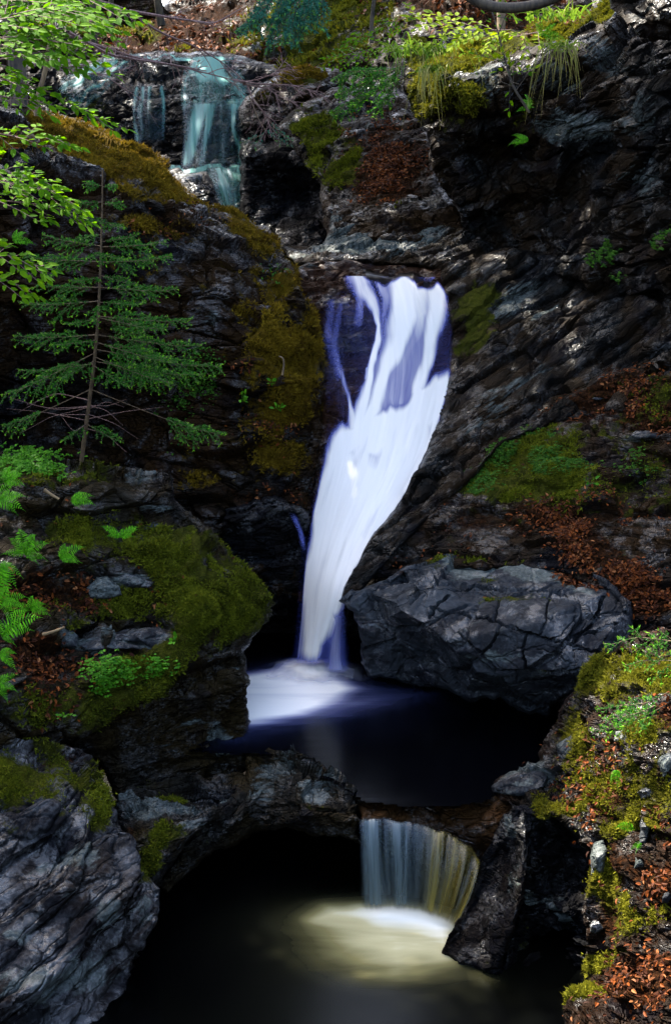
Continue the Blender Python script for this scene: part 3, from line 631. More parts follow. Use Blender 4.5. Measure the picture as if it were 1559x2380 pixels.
mass('slab_boulder', 'big blue grey cracked boulder with a pointed left tip', 'boulder',
     [(787, 1397), (830, 1370), (880, 1352), (920, 1330), (1000, 1308), (1060, 1290), (1150, 1275), (1250, 1268), (1330, 1300), (1420, 1358), (1466, 1400), (1472, 1470), (1432, 1520), (1412, 1570), (1372, 1592), (1300, 1630), (1278, 1642), (1272, 1668), (1230, 1662), (1160, 1622), (1090, 1632), (1040, 1602), (960, 1592), (855, 1572), (838, 1540), (836, 1480), (822, 1422)],
     [(795, 1397, 12.5), (850, 1375, 12.6), (920, 1400, 12.1), (940, 1340, 12.8), (1060, 1302, 12.8), (1250, 1278, 12.8), (1340, 1320, 12.4), (1120, 1340, 12.3), (1230, 1350, 12.1), (1000, 1370, 12.0), (930, 1420, 11.95), (1050, 1490, 11.5), (1100, 1570, 11.4), (1250, 1450, 11.2), (1400, 1380, 11.7), (1440, 1430, 11.4), (1200, 1560, 11.2), (1350, 1560, 11), (1180, 1600, 11.3), (880, 1450, 12.5), (860, 1550, 12.75), (960, 1580, 12.7), (1010, 1520, 12.2), (1080, 1610, 12.0), (1150, 1615, 11.9), (1260, 1655, 11.7)],
     M_blue, step=3, edge=(9, .2), bed=(0.15, 0.25, 0), facet=1.0, blocks=[(.75, .5, .09, .05), (.35, .25, .012, .008)], lumps=[(.8, .03), (.2, .012), (.05, .006)],
     moss=[(1150, 1300, 120, 16, .7), (1180, 1395, 90, 12, .5), (1120, 1345, 50, 16, .4), (1280, 1385, 50, 12, .5), (1010, 1320, 30, 18, .6), (1260, 1560, 30, 16, .4)], litter=[(1300, 1330, 50, 24, .7, 20), (920, 1330, 40, 10, .5), (1140, 1380, 50, 14, .3), (1360, 1360, 60, 14, .5, 25)],
     cracks=[([(994, 1430), (1020, 1400), (1042, 1380)], 5, .10), ([(1000, 1408), (1050, 1422), (1130, 1442), (1225, 1472), (1330, 1502), (1412, 1522)], 4.5, .09), ([(1150, 1447), (1158, 1420), (1162, 1385)], 4, .08),
             ([(1400, 1390), (1382, 1442), (1355, 1470), (1330, 1500)], 5, .09), ([(1222, 1470), (1215, 1522), (1222, 1560)], 4, .07), ([(1330, 1440), (1336, 1545)], 4, .06), ([(1145, 1562), (1210, 1560), (1275, 1567), (1365, 1552), (1420, 1545)], 5, .12),
             ([(1060, 1470), (1120, 1520), (1150, 1560)], 4, .08), ([(1120, 1520), (1150, 1490), (1165, 1455)], 4, .07), ([(1280, 1380), (1270, 1430), (1255, 1475)], 4, .06), ([(1430, 1450), (1380, 1470), (1320, 1480)], 4, .06), ([(950, 1400), (990, 1360), (1060, 1345), (1180, 1372), (1300, 1372)], 5, .07)],
     pale=[(1170, 1450, 260, 90, .22), (1120, 1310, 70, 14, .8), (1250, 1330, 90, 26, .75), (1080, 1320, 60, 20, .6), (1340, 1360, 60, 16, .6, 25), (1130, 1530, 60, 20, .4), (1250, 1580, 70, 16, .35)], seed=26)

mass('cleft_rock', 'dark narrow cleft of stacked slate beside the wet wedge rock', 'rock',
     [(1180, 1860), (1240, 1880), (1370, 1960), (1385, 2100), (1385, 2300), (1360, 2520), (1080, 2520), (1130, 2330), (1165, 2240), (1200, 2150), (1215, 2040)],
     [(1215, 1900, 9.8), (1250, 1950, 9.6), (1230, 2060, 9.5), (1300, 2000, 9.9), (1300, 2080, 9.5), (1310, 2200, 9.6), (1370, 2100, 9.2), (1200, 2200, 9.3), (1160, 2320, 8.85), (1250, 2330, 9), (1340, 2330, 8.9), (1200, 2450, 8.6)],
     M_wet, step=3.4, edge=(10, .2), bed=(.05, -.05, 0), blocks=[(.5, .12, .16, .04), (.22, .05, .06, .02), (.1, .025, .02, .01)], pale=[(1290, 2100, 50, 24, .45), (1230, 2090, 20, 40, .5), (1210, 2210, 10, 40, .4), (1180, 2270, 12, 30, .5, 20)], moss=[(1240, 2000, 20, 110, .5), (1220, 2180, 20, 60, .4)], seed=27)

mass('wedge_rock', 'smooth wet black wedge rock at the right of the lower pool', 'rock',
     [(1024, 2222), (1060, 2150), (1100, 2062), (1126, 1985), (1150, 1930), (1170, 1895), (1190, 1875), (1222, 1895), (1226, 2000), (1217, 2090), (1192, 2170), (1165, 2262), (1170, 2340), (1120, 2330), (1040, 2290)],
     [(1032, 2215, float(Yplane(2222, Z2)) - .02), (1080, 2236, float(Yplane(2243, Z2)) - .03), (1150, 2256, float(Yplane(2264, Z2)) - .03), (1040, 2270, 9.4), (1110, 2300, 9.4), (1165, 2330, 9.3), (1110, 2090, 9.65), (1150, 1990, 9.8), (1180, 1900, 9.95), (1200, 1920, 9.6), (1205, 2030, 9.2), (1180, 2150, 9), (1120, 2170, 9.25)],
     M_wet, step=3, edge=(9, .15), blocks=[(.5, .3, .06, .02), (.2, .1, .03, .01)], lumps=[(.5, .06), (.15, .025), (.05, .008)], pale=[(1180, 2040, 24, 60, .4), (1190, 1920, 16, 30, .6)], moss=[(1160, 2000, 14, 40, .4)], seed=28)

mass('sunlit_bank', 'mossy bank with pale stones and orange leaves at lower right', 'bank',
     [(1262, 1735), (1290, 1700), (1300, 1650), (1385, 1560), (1420, 1520), (1445, 1490), (1480, 1475), (1850, 1420), (1850, 2620), (1290, 2620), (1315, 2360), (1335, 2322), (1366, 2290), (1372, 2200), (1352, 2120), (1372, 2000), (1350, 1950), (1290, 1905), (1230, 1895), (1185, 1870), (1150, 1848), (1140, 1832), (1146, 1812), (1200, 1792), (1255, 1768)],
     [(1300, 1680, 10.9), (1380, 1570, 10.7), (1480, 1485, 10.3), (1560, 1470, 9.8), (1400, 1600, 10), (1350, 1680, 10), (1500, 1600, 9.4), (1155, 1825, 10.35), (1180, 1845, 10.1), (1260, 1775, 10.3), (1250, 1850, 9.85), (1330, 1760, 9.8), (1300, 1880, 9.5), (1400, 1800, 9.3), (1550, 1750, 8.7), (1400, 1950, 8.95), (1360, 2000, 9), (1380, 2150, 8.7), (1500, 2000, 8.4), (1370, 2280, 8.5), (1340, 2330, 8.3), (1450, 2250, 8.0), (1550, 2100, 7.9), (1550, 2330, 7.3), (1450, 2400, 7.5), (1800, 1900, 7.6), (1800, 2400, 6.6)],
     rock_mat('sunny_bank', (0.003, 0.002, 0.001), (0.010, 0.008, 0.005), (0.035, 0.034, 0.032), brown=(0.04, 0.015, 0.004), brown_amt=.7, moss_d=(.015, .016, .002), moss_l=(.12, .11, .006)),
     step=3.2, edge=(12, .25), blocks=[(.4, .16, .10, .03), (.18, .07, .05, .02), (.09, .03, .02, .01)],
     moss=[(1720, 1900, 140, 420, .6), (1430, 1850, 200, 260, .42), (1430, 1580, 80, 60, 1.1), (1350, 1700, 50, 60, .5), (1500, 1700, 60, 30, .5), (1250, 1900, 20, 60, .7), (1290, 1870, 60, 20, .5), (1530, 1850, 40, 60, .6), (1480, 2130, 90, 50, .9, -30), (1400, 2230, 50, 20, 1.2, -30), (1350, 2320, 60, 20, 1.2, -20), (1500, 1920, 60, 40, .5), (1400, 2060, 40, 50, .5), (1540, 1560, 60, 60, .5)],
     litter=[(1420, 1850, 110, 60, .7), (1430, 2020, 80, 90, .9), (1520, 2280, 130, 70, 1.2), (1540, 1680, 60, 60, .6), (1400, 1760, 70, 30, .6), (1550, 2050, 70, 60, .7), (1400, 2150, 30, 60, .6)],
     pale=[(1200, 1800, 44, 16, .8, -18), (1250, 1790, 40, 30, .7), (1320, 1730, 30, 24, .4), (1210, 1870, 24, 30, .3)], seed=29)

# ------------------------------------------------------------------ water
WHITE = (0.95, 0.885, 0.80)
def poly_dens(x, y, polys):
    r = np.zeros(len(x))
    q = np.stack([x / 34, y / 90, 0 * x], -1)
    x = x + 10 * fbm(q, 2, 8); y = y + 16 * fbm(np.stack([x / 26, y / 120, 0 * x], -1), 2, 9)
    for pts, blur, w in polys:
        if isinstance(blur, str):           # a strand: (x, y, half width, strength) along its run
            a = np.array(pts, float); bd = np.zeros(len(x))
            for p, n in zip(a[:-1], a[1:]):
                dx, dy = n[0] - p[0], n[1] - p[1]
                t = np.clip(((x - p[0]) * dx + (y - p[1]) * dy) / (dx * dx + dy * dy), 0, 1)
                dd = np.hypot(x - p[0] - t * dx, y - p[1] - t * dy)
                hw = p[2] + t * (n[2] - p[2]); s = p[3] + t * (n[3] - p[3])
                bd = np.maximum(bd, s * smooth(1.6, .2, dd / hw))
            r = np.maximum(r, w * bd) if w > 0 else r * (1 + w * bd)
            continue
        d, _, _ = sdf(x, y, pts)
        r = np.maximum(r, w * smooth(-blur, blur, d))
    return r
def sheet(name, left, right, mat, parent=None, nu=90, nv=220, bulge=0.15, polys=None, dens=1.0, edge=0.12, ripple=0.03, seed=1, top_fade=0.0, bot_fade=0.0, sag=0.0, fwd=0.0):
    """falling sheet of water between two edge paths of (x, y, Y)"""
    def path(p):
        p = np.array(p, float)
        s = np.concatenate([[0], np.cumsum(np.hypot(np.diff(p[:, 0]), np.diff(p[:, 1])))]); s /= s[-1]
        t = np.linspace(0, 1, nv)
        k = np.array([1, 2, 3, 2, 1]) / 9.0
        q = np.stack([np.interp(t, s, p[:, j]) for j in range(3)], -1); q[:, 2] -= fwd
        for _ in range(nv // 2 if nv > 150 else 12):
            e = np.concatenate([q[:1].repeat(2, 0), q, q[-1:].repeat(2, 0)])
            q2 = sum(k[j] * e[j:j + nv] for j in range(5)); q2[0] = q[0]; q2[-1] = q[-1]; q = q2
        return q
    L, R = path(left), path(right)
    u = np.linspace(0, 1, nu)
    G = L[:, None] + (R - L)[:, None] * u[None, :, None]
    x, y, Y = G[..., 0].ravel(), G[..., 1].ravel(), G[..., 2].ravel()
    uu = np.tile(u, nv); vv = np.repeat(np.linspace(0, 1, nv), nu)
    Y = Y - bulge * np.sin(np.pi * uu)
    y = y - sag * np.sin(np.pi * uu) * (1 - vv)
    V = P(x, y, Y)
    wid = np.linalg.norm(P(R[:, 0], R[:, 1], R[:, 2]) - P(L[:, 0], L[:, 1], L[:, 2]), axis=1)
    ctr = V.reshape(nv, nu, 3)[:, nu // 2]
    ln = np.concatenate([[0], np.cumsum(np.linalg.norm(np.diff(ctr, axis=0), axis=1))])
    U = (uu - .5) * wid.mean() ; Vv = np.repeat(ln, nu)
    q = np.stack([U * 7, Vv * 0.5, 0 * U + seed * 3.3], -1)
    V[:, 1] += ripple * fbm(q, 4, seed) * smooth(0, .08, uu) * smooth(1, .92, uu)
    d = poly_dens(x, y, polys) if polys else np.full(len(x), dens)
    if edge > 0: d = d * smooth(0, edge, uu) * smooth(1, 1 - edge, uu)
    if top_fade > 0: d = d * smooth(0, top_fade, vv)
    if bot_fade > 0: d = d * smooth(1, 1 - bot_fade, vv)
    I = np.arange(nu * nv).reshape(nv, nu)
    Q = np.stack([I[1:, :-1], I[1:, 1:], I[:-1, 1:], I[:-1, :-1]], -1).reshape(-1, 4)
    return mesh_obj(name, V, quads=Q, mat=mat, parent=parent, attrs=dict(dens=d), uv=np.stack([U, Vv], -1))

M_fall = fall_mat('white_water', (0.15, 0.18, 0.68), WHITE, 9, 0.34, 0.3)  # blue edge glow painted into the colour of thin water
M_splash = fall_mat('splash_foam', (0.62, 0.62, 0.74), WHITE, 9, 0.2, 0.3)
M_halo = fall_mat('blue_halo', (0.09, 0.12, 0.62), (0.30, 0.34, 0.85), 8, 0.35, 0.3)  # blue glow colour for the sheet around the main fall
M_teal = fall_mat('teal_water', (0.004, 0.03, 0.034), (0.105, 0.28, 0.235), 7, 0.55, 0.3)
M_low = fall_mat('dim_water', (0.05, 0.08, 0.09), (0.22, 0.30, 0.34), 10, 0.7, 0.3)
M_olive = fall_mat('olive_water', (0.06, 0.05, 0.012), (0.26, 0.24, 0.10), 9, 0.7, 0.3)

main = empty('main_waterfall', P(740, 1556, 13.3), 'tall silky white waterfall dropping into the upper pool', 'waterfall')
ML = [(690, 640, 16.55), (700, 690, 16.2), (735, 760, 15.9), (748, 870, 15.4), (752, 950, 15.05), (752, 1050, 14.65), (742, 1100, 14.5), (728, 1160, 14.35), (716, 1220, 14.2), (708, 1280, 13.95), (703, 1350, 13.75), (698, 1430, 13.55), (692, 1500, 13.4), (684, 1562, 13.28)]
MR = [(1035, 644, 16.5), (1050, 690, 16.1), (1060, 760, 15.85), (1058, 870, 15.5), (1045, 920, 15.2), (1022, 1000, 14.85), (998, 1065, 14.5), (955, 1140, 14.1), (905, 1220, 13.75), (858, 1290, 13.45), (815, 1362, 13.05), (800, 1430, 13.1), (775, 1500, 13.2), (770, 1562, 13.25)]
FP_ = [
    ([(905, 660), (1030, 668), (1034, 720), (1005, 790), (985, 880), (950, 945), (868, 975), (830, 985), (850, 900), (880, 800), (895, 720)], 26, .56),
    ([(935, 655, 36, 1.1), (942, 720, 38, 1.1), (926, 790, 30, 1.05), (898, 870, 22, 1.05), (866, 950, 24, 1.1), (840, 990, 30, 1.1)], 's', 1.0),
    ([(1012, 668, 28, 1.05), (1011, 720, 25, 1.05), (996, 790, 18, 1), (985, 850, 15, .95), (966, 920, 20, 1)], 's', 1.0),
    ([(972, 672, 34, .95), (978, 730, 24, .85), (965, 790, 16, .6), (930, 880, 16, .55)], 's', 1.0),
    ([(750, 690), (900, 690), (890, 800), (840, 940), (790, 985), (752, 900)], 26, .12),
    ([(1010, 760), (1058, 690), (1058, 860), (960, 930), (985, 850)], 18, .15),
    ([(834, 640, 28, .75), (842, 668, 24, .7), (862, 700, 17, .75), (873, 732, 11, .8), (883, 755, 6, .9), (884, 790, 6, 1), (875, 831, 8, 1), (862, 867, 10, 1), (841, 930, 14, 1), (829, 985, 18, 1)], 's', 1.0),
    ([(830, 650, 16, .5), (838, 690, 12, .5), (834, 745, 10, .3)], 's', .9),
    ([(888, 652, 18, .7), (897, 690, 14, .65), (892, 740, 10, .45), (888, 790, 7, .5)], 's', .95),
    ([(787, 715, 9, .25), (775, 807, 12, .35), (787, 861, 10, .4), (808, 912, 6, .6), (817, 945, 7, 1), (822, 985, 12, 1)], 's', .95),
    ([(762, 700, 10, .25), (765, 780, 14, .3), (785, 880, 12, .25)], 's', 1.0),
    ([(853, 862, 5, .6), (848, 880, 5, .7)], 's', .9),
    ([(924, 890, 4, .6), (918, 940, 5, .7)], 's', .9), ([(938, 880, 3, .6), (934, 930, 4, .7)], 's', .9),
    ([(1035, 868), (1052, 885), (1030, 985), (1000, 1060), (955, 1140), (905, 1218), (858, 1290), (812, 1362), (796, 1400), (775, 1440), (752, 1500), (746, 1580), (690, 1580), (698, 1470), (705, 1360), (711, 1285), (722, 1215), (738, 1140), (752, 1065), (775, 1015), (800, 985), (850, 975), (868, 966), (913, 948), (943, 933), (958, 902), (985, 890)], 19, 1.12),
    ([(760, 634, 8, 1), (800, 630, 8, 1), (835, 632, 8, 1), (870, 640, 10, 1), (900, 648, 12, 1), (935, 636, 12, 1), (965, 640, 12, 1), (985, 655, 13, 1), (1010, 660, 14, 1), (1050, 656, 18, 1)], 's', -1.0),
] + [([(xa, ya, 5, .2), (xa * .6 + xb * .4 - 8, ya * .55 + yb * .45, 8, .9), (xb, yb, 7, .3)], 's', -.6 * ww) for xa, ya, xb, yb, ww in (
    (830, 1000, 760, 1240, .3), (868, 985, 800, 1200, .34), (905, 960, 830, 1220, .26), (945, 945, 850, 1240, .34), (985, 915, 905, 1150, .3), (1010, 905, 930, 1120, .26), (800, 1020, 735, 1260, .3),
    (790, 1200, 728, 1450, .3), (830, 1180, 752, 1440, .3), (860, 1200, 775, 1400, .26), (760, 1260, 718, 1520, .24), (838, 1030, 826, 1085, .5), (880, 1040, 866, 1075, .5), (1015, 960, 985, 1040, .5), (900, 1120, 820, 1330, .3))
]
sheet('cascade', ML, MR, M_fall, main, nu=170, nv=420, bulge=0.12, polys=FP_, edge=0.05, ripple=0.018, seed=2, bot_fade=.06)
sheet('edge_halo', [(x - 16, y, Y + .06) for x, y, Y in ML[4:]], [(x + 8, y, Y + .06) for x, y, Y in MR[5:]] + [(775, 1562, 13.3)], M_halo, main, nu=120, nv=200, bulge=.02, dens=.24, edge=.25, ripple=.01, seed=3, top_fade=.1, bot_fade=.04)  # added sheet that paints a blue glow along the fall's edges
sheet('side_strand', [(760, 1418, 13.2), (752, 1480, 13.25), (742, 1530, 13.25), (735, 1568, 13.2)], [(812, 1408, 13.15), (814, 1470, 13.2), (820, 1530, 13.2), (834, 1568, 13.15)], M_fall, main, nu=40, nv=100, bulge=.08, dens=.55, edge=.5, ripple=.01, seed=4, top_fade=.15, bot_fade=.1)
sheet('side_trickle', [(664, 1186, 13.95), (690, 1240, 13.85), (702, 1300, 13.75)], [(688, 1186, 13.95), (710, 1240, 13.85), (720, 1300, 13.75)], M_fall, main, nu=24, nv=70, bulge=.03, dens=.34, edge=.4, ripple=.02, seed=5, top_fade=.2, bot_fade=.4)
def splash():
    b = P(722, 1560, 13.25); nr, na = 40, 72
    r = np.linspace(0, 1, nr)[:, None]; a = np.linspace(0, 2 * math.pi, na, endpoint=False)[None]
    h = .07 * np.exp(-(r / .5) ** 2) + 0 * a
    n = fbm(np.stack([(r * np.cos(a) * 3).ravel(), (r * np.sin(a) * 3).ravel(), 0 * (r + a).ravel()], -1), 4, 8).reshape(nr, na)
    V = np.stack([b[0] + .62 * r * np.cos(a), b[1] + .5 * r * np.sin(a), Z1 + .01 + h * (1 + .5 * n) + 0 * a], -1).reshape(-1, 3)
    I = np.arange(nr * na).reshape(nr, na); J = np.roll(I, -1, 1)
    Q = np.stack([I[:-1], J[:-1], J[1:], I[1:]], -1).reshape(-1, 4)
    mesh_obj('splash', V, quads=Q, mat=M_splash, parent=main, attrs=dict(dens=(.9 * smooth(1, .1, r + .25 * n)).ravel()), uv=V[:, :2] * .3)
splash()

up = empty('upper_waterfall', P(560, 495, 22), 'teal upper waterfall stepping down dark shelves', 'waterfall')
US = [
    ('curtain', [(425, 128, 26.6), (414, 185, 25.5), (410, 225, 24.9), (414, 268, 24.15)], [(550, 126, 26.6), (578, 185, 25.3), (584, 225, 24.7), (580, 268, 24.05)],
     [([(425, 150), (560, 150), (582, 200), (580, 262), (418, 262), (412, 200)], 18, .5), ([(485, 130, 40, 1), (490, 160, 36, .9), (515, 185, 26, .7)], 's', 1.2), ([(455, 150, 14, .8), (432, 190, 10, .6), (424, 262, 8, .5)], 's', 1), ([(500, 170, 9, .8), (540, 190, 9, .7), (572, 225, 9, .7)], 's', 1), ([(470, 195, 8, .6), (466, 262, 7, .6)], 's', 1), ([(520, 235, 40, .5), (575, 238, 12, .8)], 's', 1)]),
    ('curtain', [(418, 234, 24.2), (420, 300, 23.8), (420, 350, 23.6), (414, 400, 23.3)], [(580, 234, 24.05), (572, 300, 23.65), (570, 350, 23.45), (580, 400, 23.2)],
     [([(424, 240), (576, 240), (572, 400), (418, 400)], 20, .34), ([(478, 240, 28, .8), (456, 290, 26, .9), (440, 345, 20, .85), (428, 400, 16, .7)], 's', 1), ([(492, 245, 10, .7), (486, 300, 10, .7), (470, 400, 10, .5)], 's', 1), ([(515, 238, 10, .6), (512, 300, 8, .45), (508, 400, 10, .4)], 's', 1), ([(548, 236, 13, .9), (544, 290, 10, .8), (552, 340, 10, .7), (560, 400, 16, .7)], 's', 1), ([(424, 240, 6, .6), (424, 330, 6, .4)], 's', 1)]),
    ('curtain', [(470, 390, 22.9), (490, 430, 22.4), (512, 495, 22.1)], [(588, 376, 22.8), (590, 430, 22.3), (588, 496, 22.1)],
     [([(478, 385), (586, 378), (586, 496), (505, 496)], 16, .62), ([(500, 395, 10, .8), (512, 440, 8, .8), (520, 495, 8, .5)], 's', 1), ([(560, 385, 18, .9), (545, 410, 14, .7), (540, 440, 14, .6)], 's', 1)]),
    ('curtain', [(306, 196, 24.95), (306, 260, 24.5), (308, 342, 24.1)], [(392, 190, 24.9), (388, 260, 24.4), (388, 340, 24.1)],
     [([(318, 200, 7, .7), (316, 260, 6, .5), (322, 340, 8, .6)], 's', 1), ([(336, 198, 6, .7), (330, 250, 6, .5), (332, 330, 5, .3)], 's', 1), ([(352, 196, 6, .8), (348, 260, 5, .4), (350, 335, 5, .2)], 's', 1), ([(376, 200, 7, .7), (374, 260, 7, .6), (376, 335, 6, .3)], 's', 1), ([(310, 200), (388, 195), (384, 335), (312, 338)], 20, .26)]),
    ('cascade', [(250, 128, 25.9), (180, 160, 25.45), (110, 190, 25.1)], [(330, 140, 25.7), (250, 215, 24.9), (170, 280, 24.2)],
     [([(280, 135), (320, 150), (250, 215), (175, 275), (115, 210), (190, 160)], 22, .34), ([(270, 140, 10, .8), (200, 175, 12, .8), (130, 215, 14, .6)], 's', 1), ([(290, 145, 6, .8), (240, 195, 6, .7), (150, 250, 10, .5)], 's', 1), ([(240, 140, 8, .7), (140, 185, 10, .5)], 's', 1), ([(255, 200, 6, .5), (180, 265, 8, .5)], 's', 1)]),
    ('cascade', [(386, 382, 23.15), (388, 392, 22.95), (392, 404, 22.75)], [(572, 378, 23.05), (576, 390, 22.85), (572, 404, 22.75)], [([(388, 384), (572, 380), (570, 402), (394, 402)], 7, .75)]),
    ('cascade', [(200, 122, 26.9), (210, 130, 26.6), (220, 140, 26.3)], [(560, 126, 26.9), (556, 134, 26.6), (545, 145, 26.3)], [([(425, 128), (548, 128), (545, 144), (430, 144)], 5, 1.0), ([(210, 128, 4, .7), (330, 134, 5, .6), (430, 132, 6, .9)], 's', 1)]),
]
for i, (nm, l, r, pl) in enumerate(US):
    sheet(nm, l, r, M_teal, up, nu=70, nv=90, bulge=.12, polys=pl, edge=.08, ripple=.05, seed=20 + i, top_fade=.06, bot_fade=.14, fwd=.22)

low = empty('lower_waterfall', P(950, 2120, 9.9), 'small dim curtain of water falling into the milky lower pool', 'waterfall')
def spill():
    top = np.array([(828, 1900, 10.05), (880, 1897, 10.06), (940, 1903, 10.06), (1000, 1916, 10.03), (1050, 1938, 10.0), (1095, 1962, 9.95), (1122, 2004, 9.88)])
    bot = np.array([(834, 2122, 9.86), (890, 2119, 9.86), (940, 2121, 9.82), (982, 2128, 9.75), (1015, 2140, 9.68), (1040, 2152, 9.6), (1058, 2162, 9.55)])
    nu, nv = 200, 120
    def rs(p):
        s = np.linspace(0, 1, len(p)); t = np.linspace(0, 1, nu)
        q = np.stack([np.interp(t, s, p[:, j]) for j in range(3)], -1)
        for _ in range(30): q[1:-1] = (q[:-2] + 2 * q[1:-1] + q[2:]) / 4
        return q
    A, B = rs(top), rs(bot)
    A[:, 1] += 3.5 * fbm(np.stack([A[:, 0] / 22, 0 * A[:, 0], 0 * A[:, 0]], -1), 3, 12)
    v = np.linspace(0, 1, nv)[:, None]
    X = A[:, 0] + (B[:, 0] - A[:, 0]) * v ** 1.6; Yp = A[:, 1] + (B[:, 1] - A[:, 1]) * v; D = A[:, 2] + (B[:, 2] - A[:, 2]) * v ** .6 - .06 * np.sin(np.pi * v ** .5)
    U = np.linspace(0, 1.0, nu)[None] + 0 * v; VV = v + 0 * U
    x, y = X.ravel(), Yp.ravel()
    V = P(x, y, D.ravel())
    V[:, 1] += .035 * fbm(np.stack([U.ravel() * 14, VV.ravel() * .5, 0 * x], -1), 4, 3)
    lob = .5 + 1.0 * fbm(np.stack([U.ravel() * 9, VV.ravel() * .25, 0 * x + 4], -1), 3, 21)
    d = (.42 + .42 * lob + .2 * smooth(.45, .7, U.ravel())) * smooth(0, .05, U.ravel()) * smooth(1, .93, U.ravel()) * smooth(0, .05, VV.ravel()) * smooth(1, .9, VV.ravel())
    I = np.arange(nu * nv).reshape(nv, nu)
    Q = np.stack([I[1:, :-1], I[1:, 1:], I[:-1, 1:], I[:-1, :-1]], -1).reshape(-1, 4)
    mesh_obj('curtain', V, quads=Q, mat=M_spill, parent=low, attrs=dict(dens=d, warm=smooth(.36, .6, U.ravel())), uv=np.stack([U.ravel() * 1.1, VV.ravel() * .8], -1))
M_spill = fall_mat('spilling_water', (0.008, 0.015, 0.018), (0.105, 0.145, 0.15), 11, 0.55, 0.3, warm=((0.022, 0.018, 0.002), (0.20, 0.155, 0.022)))
spill()

def wpt(x, y, z): return P(x, y, Yplane(y, z))[..., :2]
def pool(name, z, pts, mat, foamf, step=6.0, kind='structure'):
    pts = np.array(pts, float)
    gx = np.arange(pts[:, 0].min(), pts[:, 0].max() + .01, .035); gy = np.arange(pts[:, 1].min(), pts[:, 1].max() + .01, .035)
    X, Y = np.meshgrid(gx, gy)
    d, _, _ = sdf(X, Y, pts)
    keep = d > -0.03
    idx = np.full(X.size, -1); idx[keep] = np.arange(keep.sum())
    I = idx.reshape(X.shape)
    Q = np.stack([I[:-1, :-1], I[:-1, 1:], I[1:, 1:], I[1:, :-1]], -1).reshape(-1, 4); Q = Q[(Q >= 0).all(1)]
    V = np.stack([X.ravel()[keep], Y.ravel()[keep], np.full(keep.sum(), z)], -1)
    o = mesh_obj(name, V, quads=Q, mat=mat, attrs=dict(foam=foamf(V[:, 0], V[:, 1])))
    tag(o, kind=kind)
def foam_polys(z, polys):
    ps = [([tuple(wpt(a, b, z)) for a, b in pts], blur, w) for pts, blur, w in polys]
    def f(x, y):
        r = np.zeros(len(x))
        for pts, blur, w in ps:
            d, _, _ = sdf(x, y, np.array(pts))
            r = 1 - (1 - r) * (1 - np.minimum(w, 1) * smooth(-blur, blur, d))
        return r
    return f
M_pool = pool_mat('pool_water', [(0.0, (0.0003, 0.0004, 0.0009)), (0.12, (0.0018, 0.0024, 0.006)), (0.25, (0.008, 0.010, 0.026)), (0.4, (0.032, 0.036, 0.085)), (0.6, (0.15, 0.155, 0.26)), (0.8, (0.46, 0.45, 0.52)), (1.0, (0.95, 0.90, 0.84))])
pool('pool_water', Z1, [tuple(wpt(a, b, Z1)) for a, b in [(540, 1752), (590, 1750), (640, 1755), (720, 1788), (800, 1832), (850, 1862), (950, 1874), (1050, 1874), (1130, 1860), (1170, 1836), (1230, 1800), (1290, 1750)]] + [(2.6, 11.5), (2.6, 12.8), (1.6, 13.8), (0.3, 14.8), (-1.8, 14.6), (-1.6, 11.3)], M_pool,
     foam_polys(Z1, [([(540, 1572), (640, 1558), (680, 1532), (760, 1532), (780, 1575), (820, 1598), (790, 1625), (700, 1660), (540, 1690)], .15, 1.0),
                     ([(540, 1560), (700, 1540), (800, 1570), (900, 1600), (1000, 1612), (900, 1640), (760, 1670), (540, 1720)], .34, .42),
                     ([(500, 1560), (760, 1555), (1000, 1600), (1080, 1630), (900, 1690), (700, 1720), (500, 1740)], .5, .10)]))
M_pool2 = pool_mat('milky_water', [(0.0, (0.0002, 0.0003, 0.0004)), (0.15, (0.0022, 0.0024, 0.0014)), (0.3, (0.010, 0.010, 0.005)), (0.45, (0.034, 0.032, 0.014)), (0.6, (0.11, 0.102, 0.045)), (0.8, (0.33, 0.31, 0.18)), (1.0, (0.74, 0.74, 0.66))], streak=(.4, 1.6))
pool('pool_water', Z2, [(-2.5, 5), (2.5, 5), (2.5, 9.2), (2.0, 10.6), (0.5, 12.6), (-2.2, 12.6)], M_pool2,
     foam_polys(Z2, [([(840, 2112), (920, 2106), (980, 2114), (1040, 2140), (1020, 2165), (960, 2150), (880, 2138)], .16, 1.1),
                     ([(760, 2108), (920, 2100), (1000, 2120), (1070, 2150), (1040, 2215), (980, 2160), (850, 2140), (740, 2135)], .26, .9),
                     ([(720, 2140), (900, 2120), (1060, 2160), (1060, 2230), (920, 2260), (780, 2220)], .6, .84),
                     ([(640, 2150), (800, 2120), (1060, 2130), (1130, 2260), (1040, 2340), (800, 2330)], .9, .26)]))

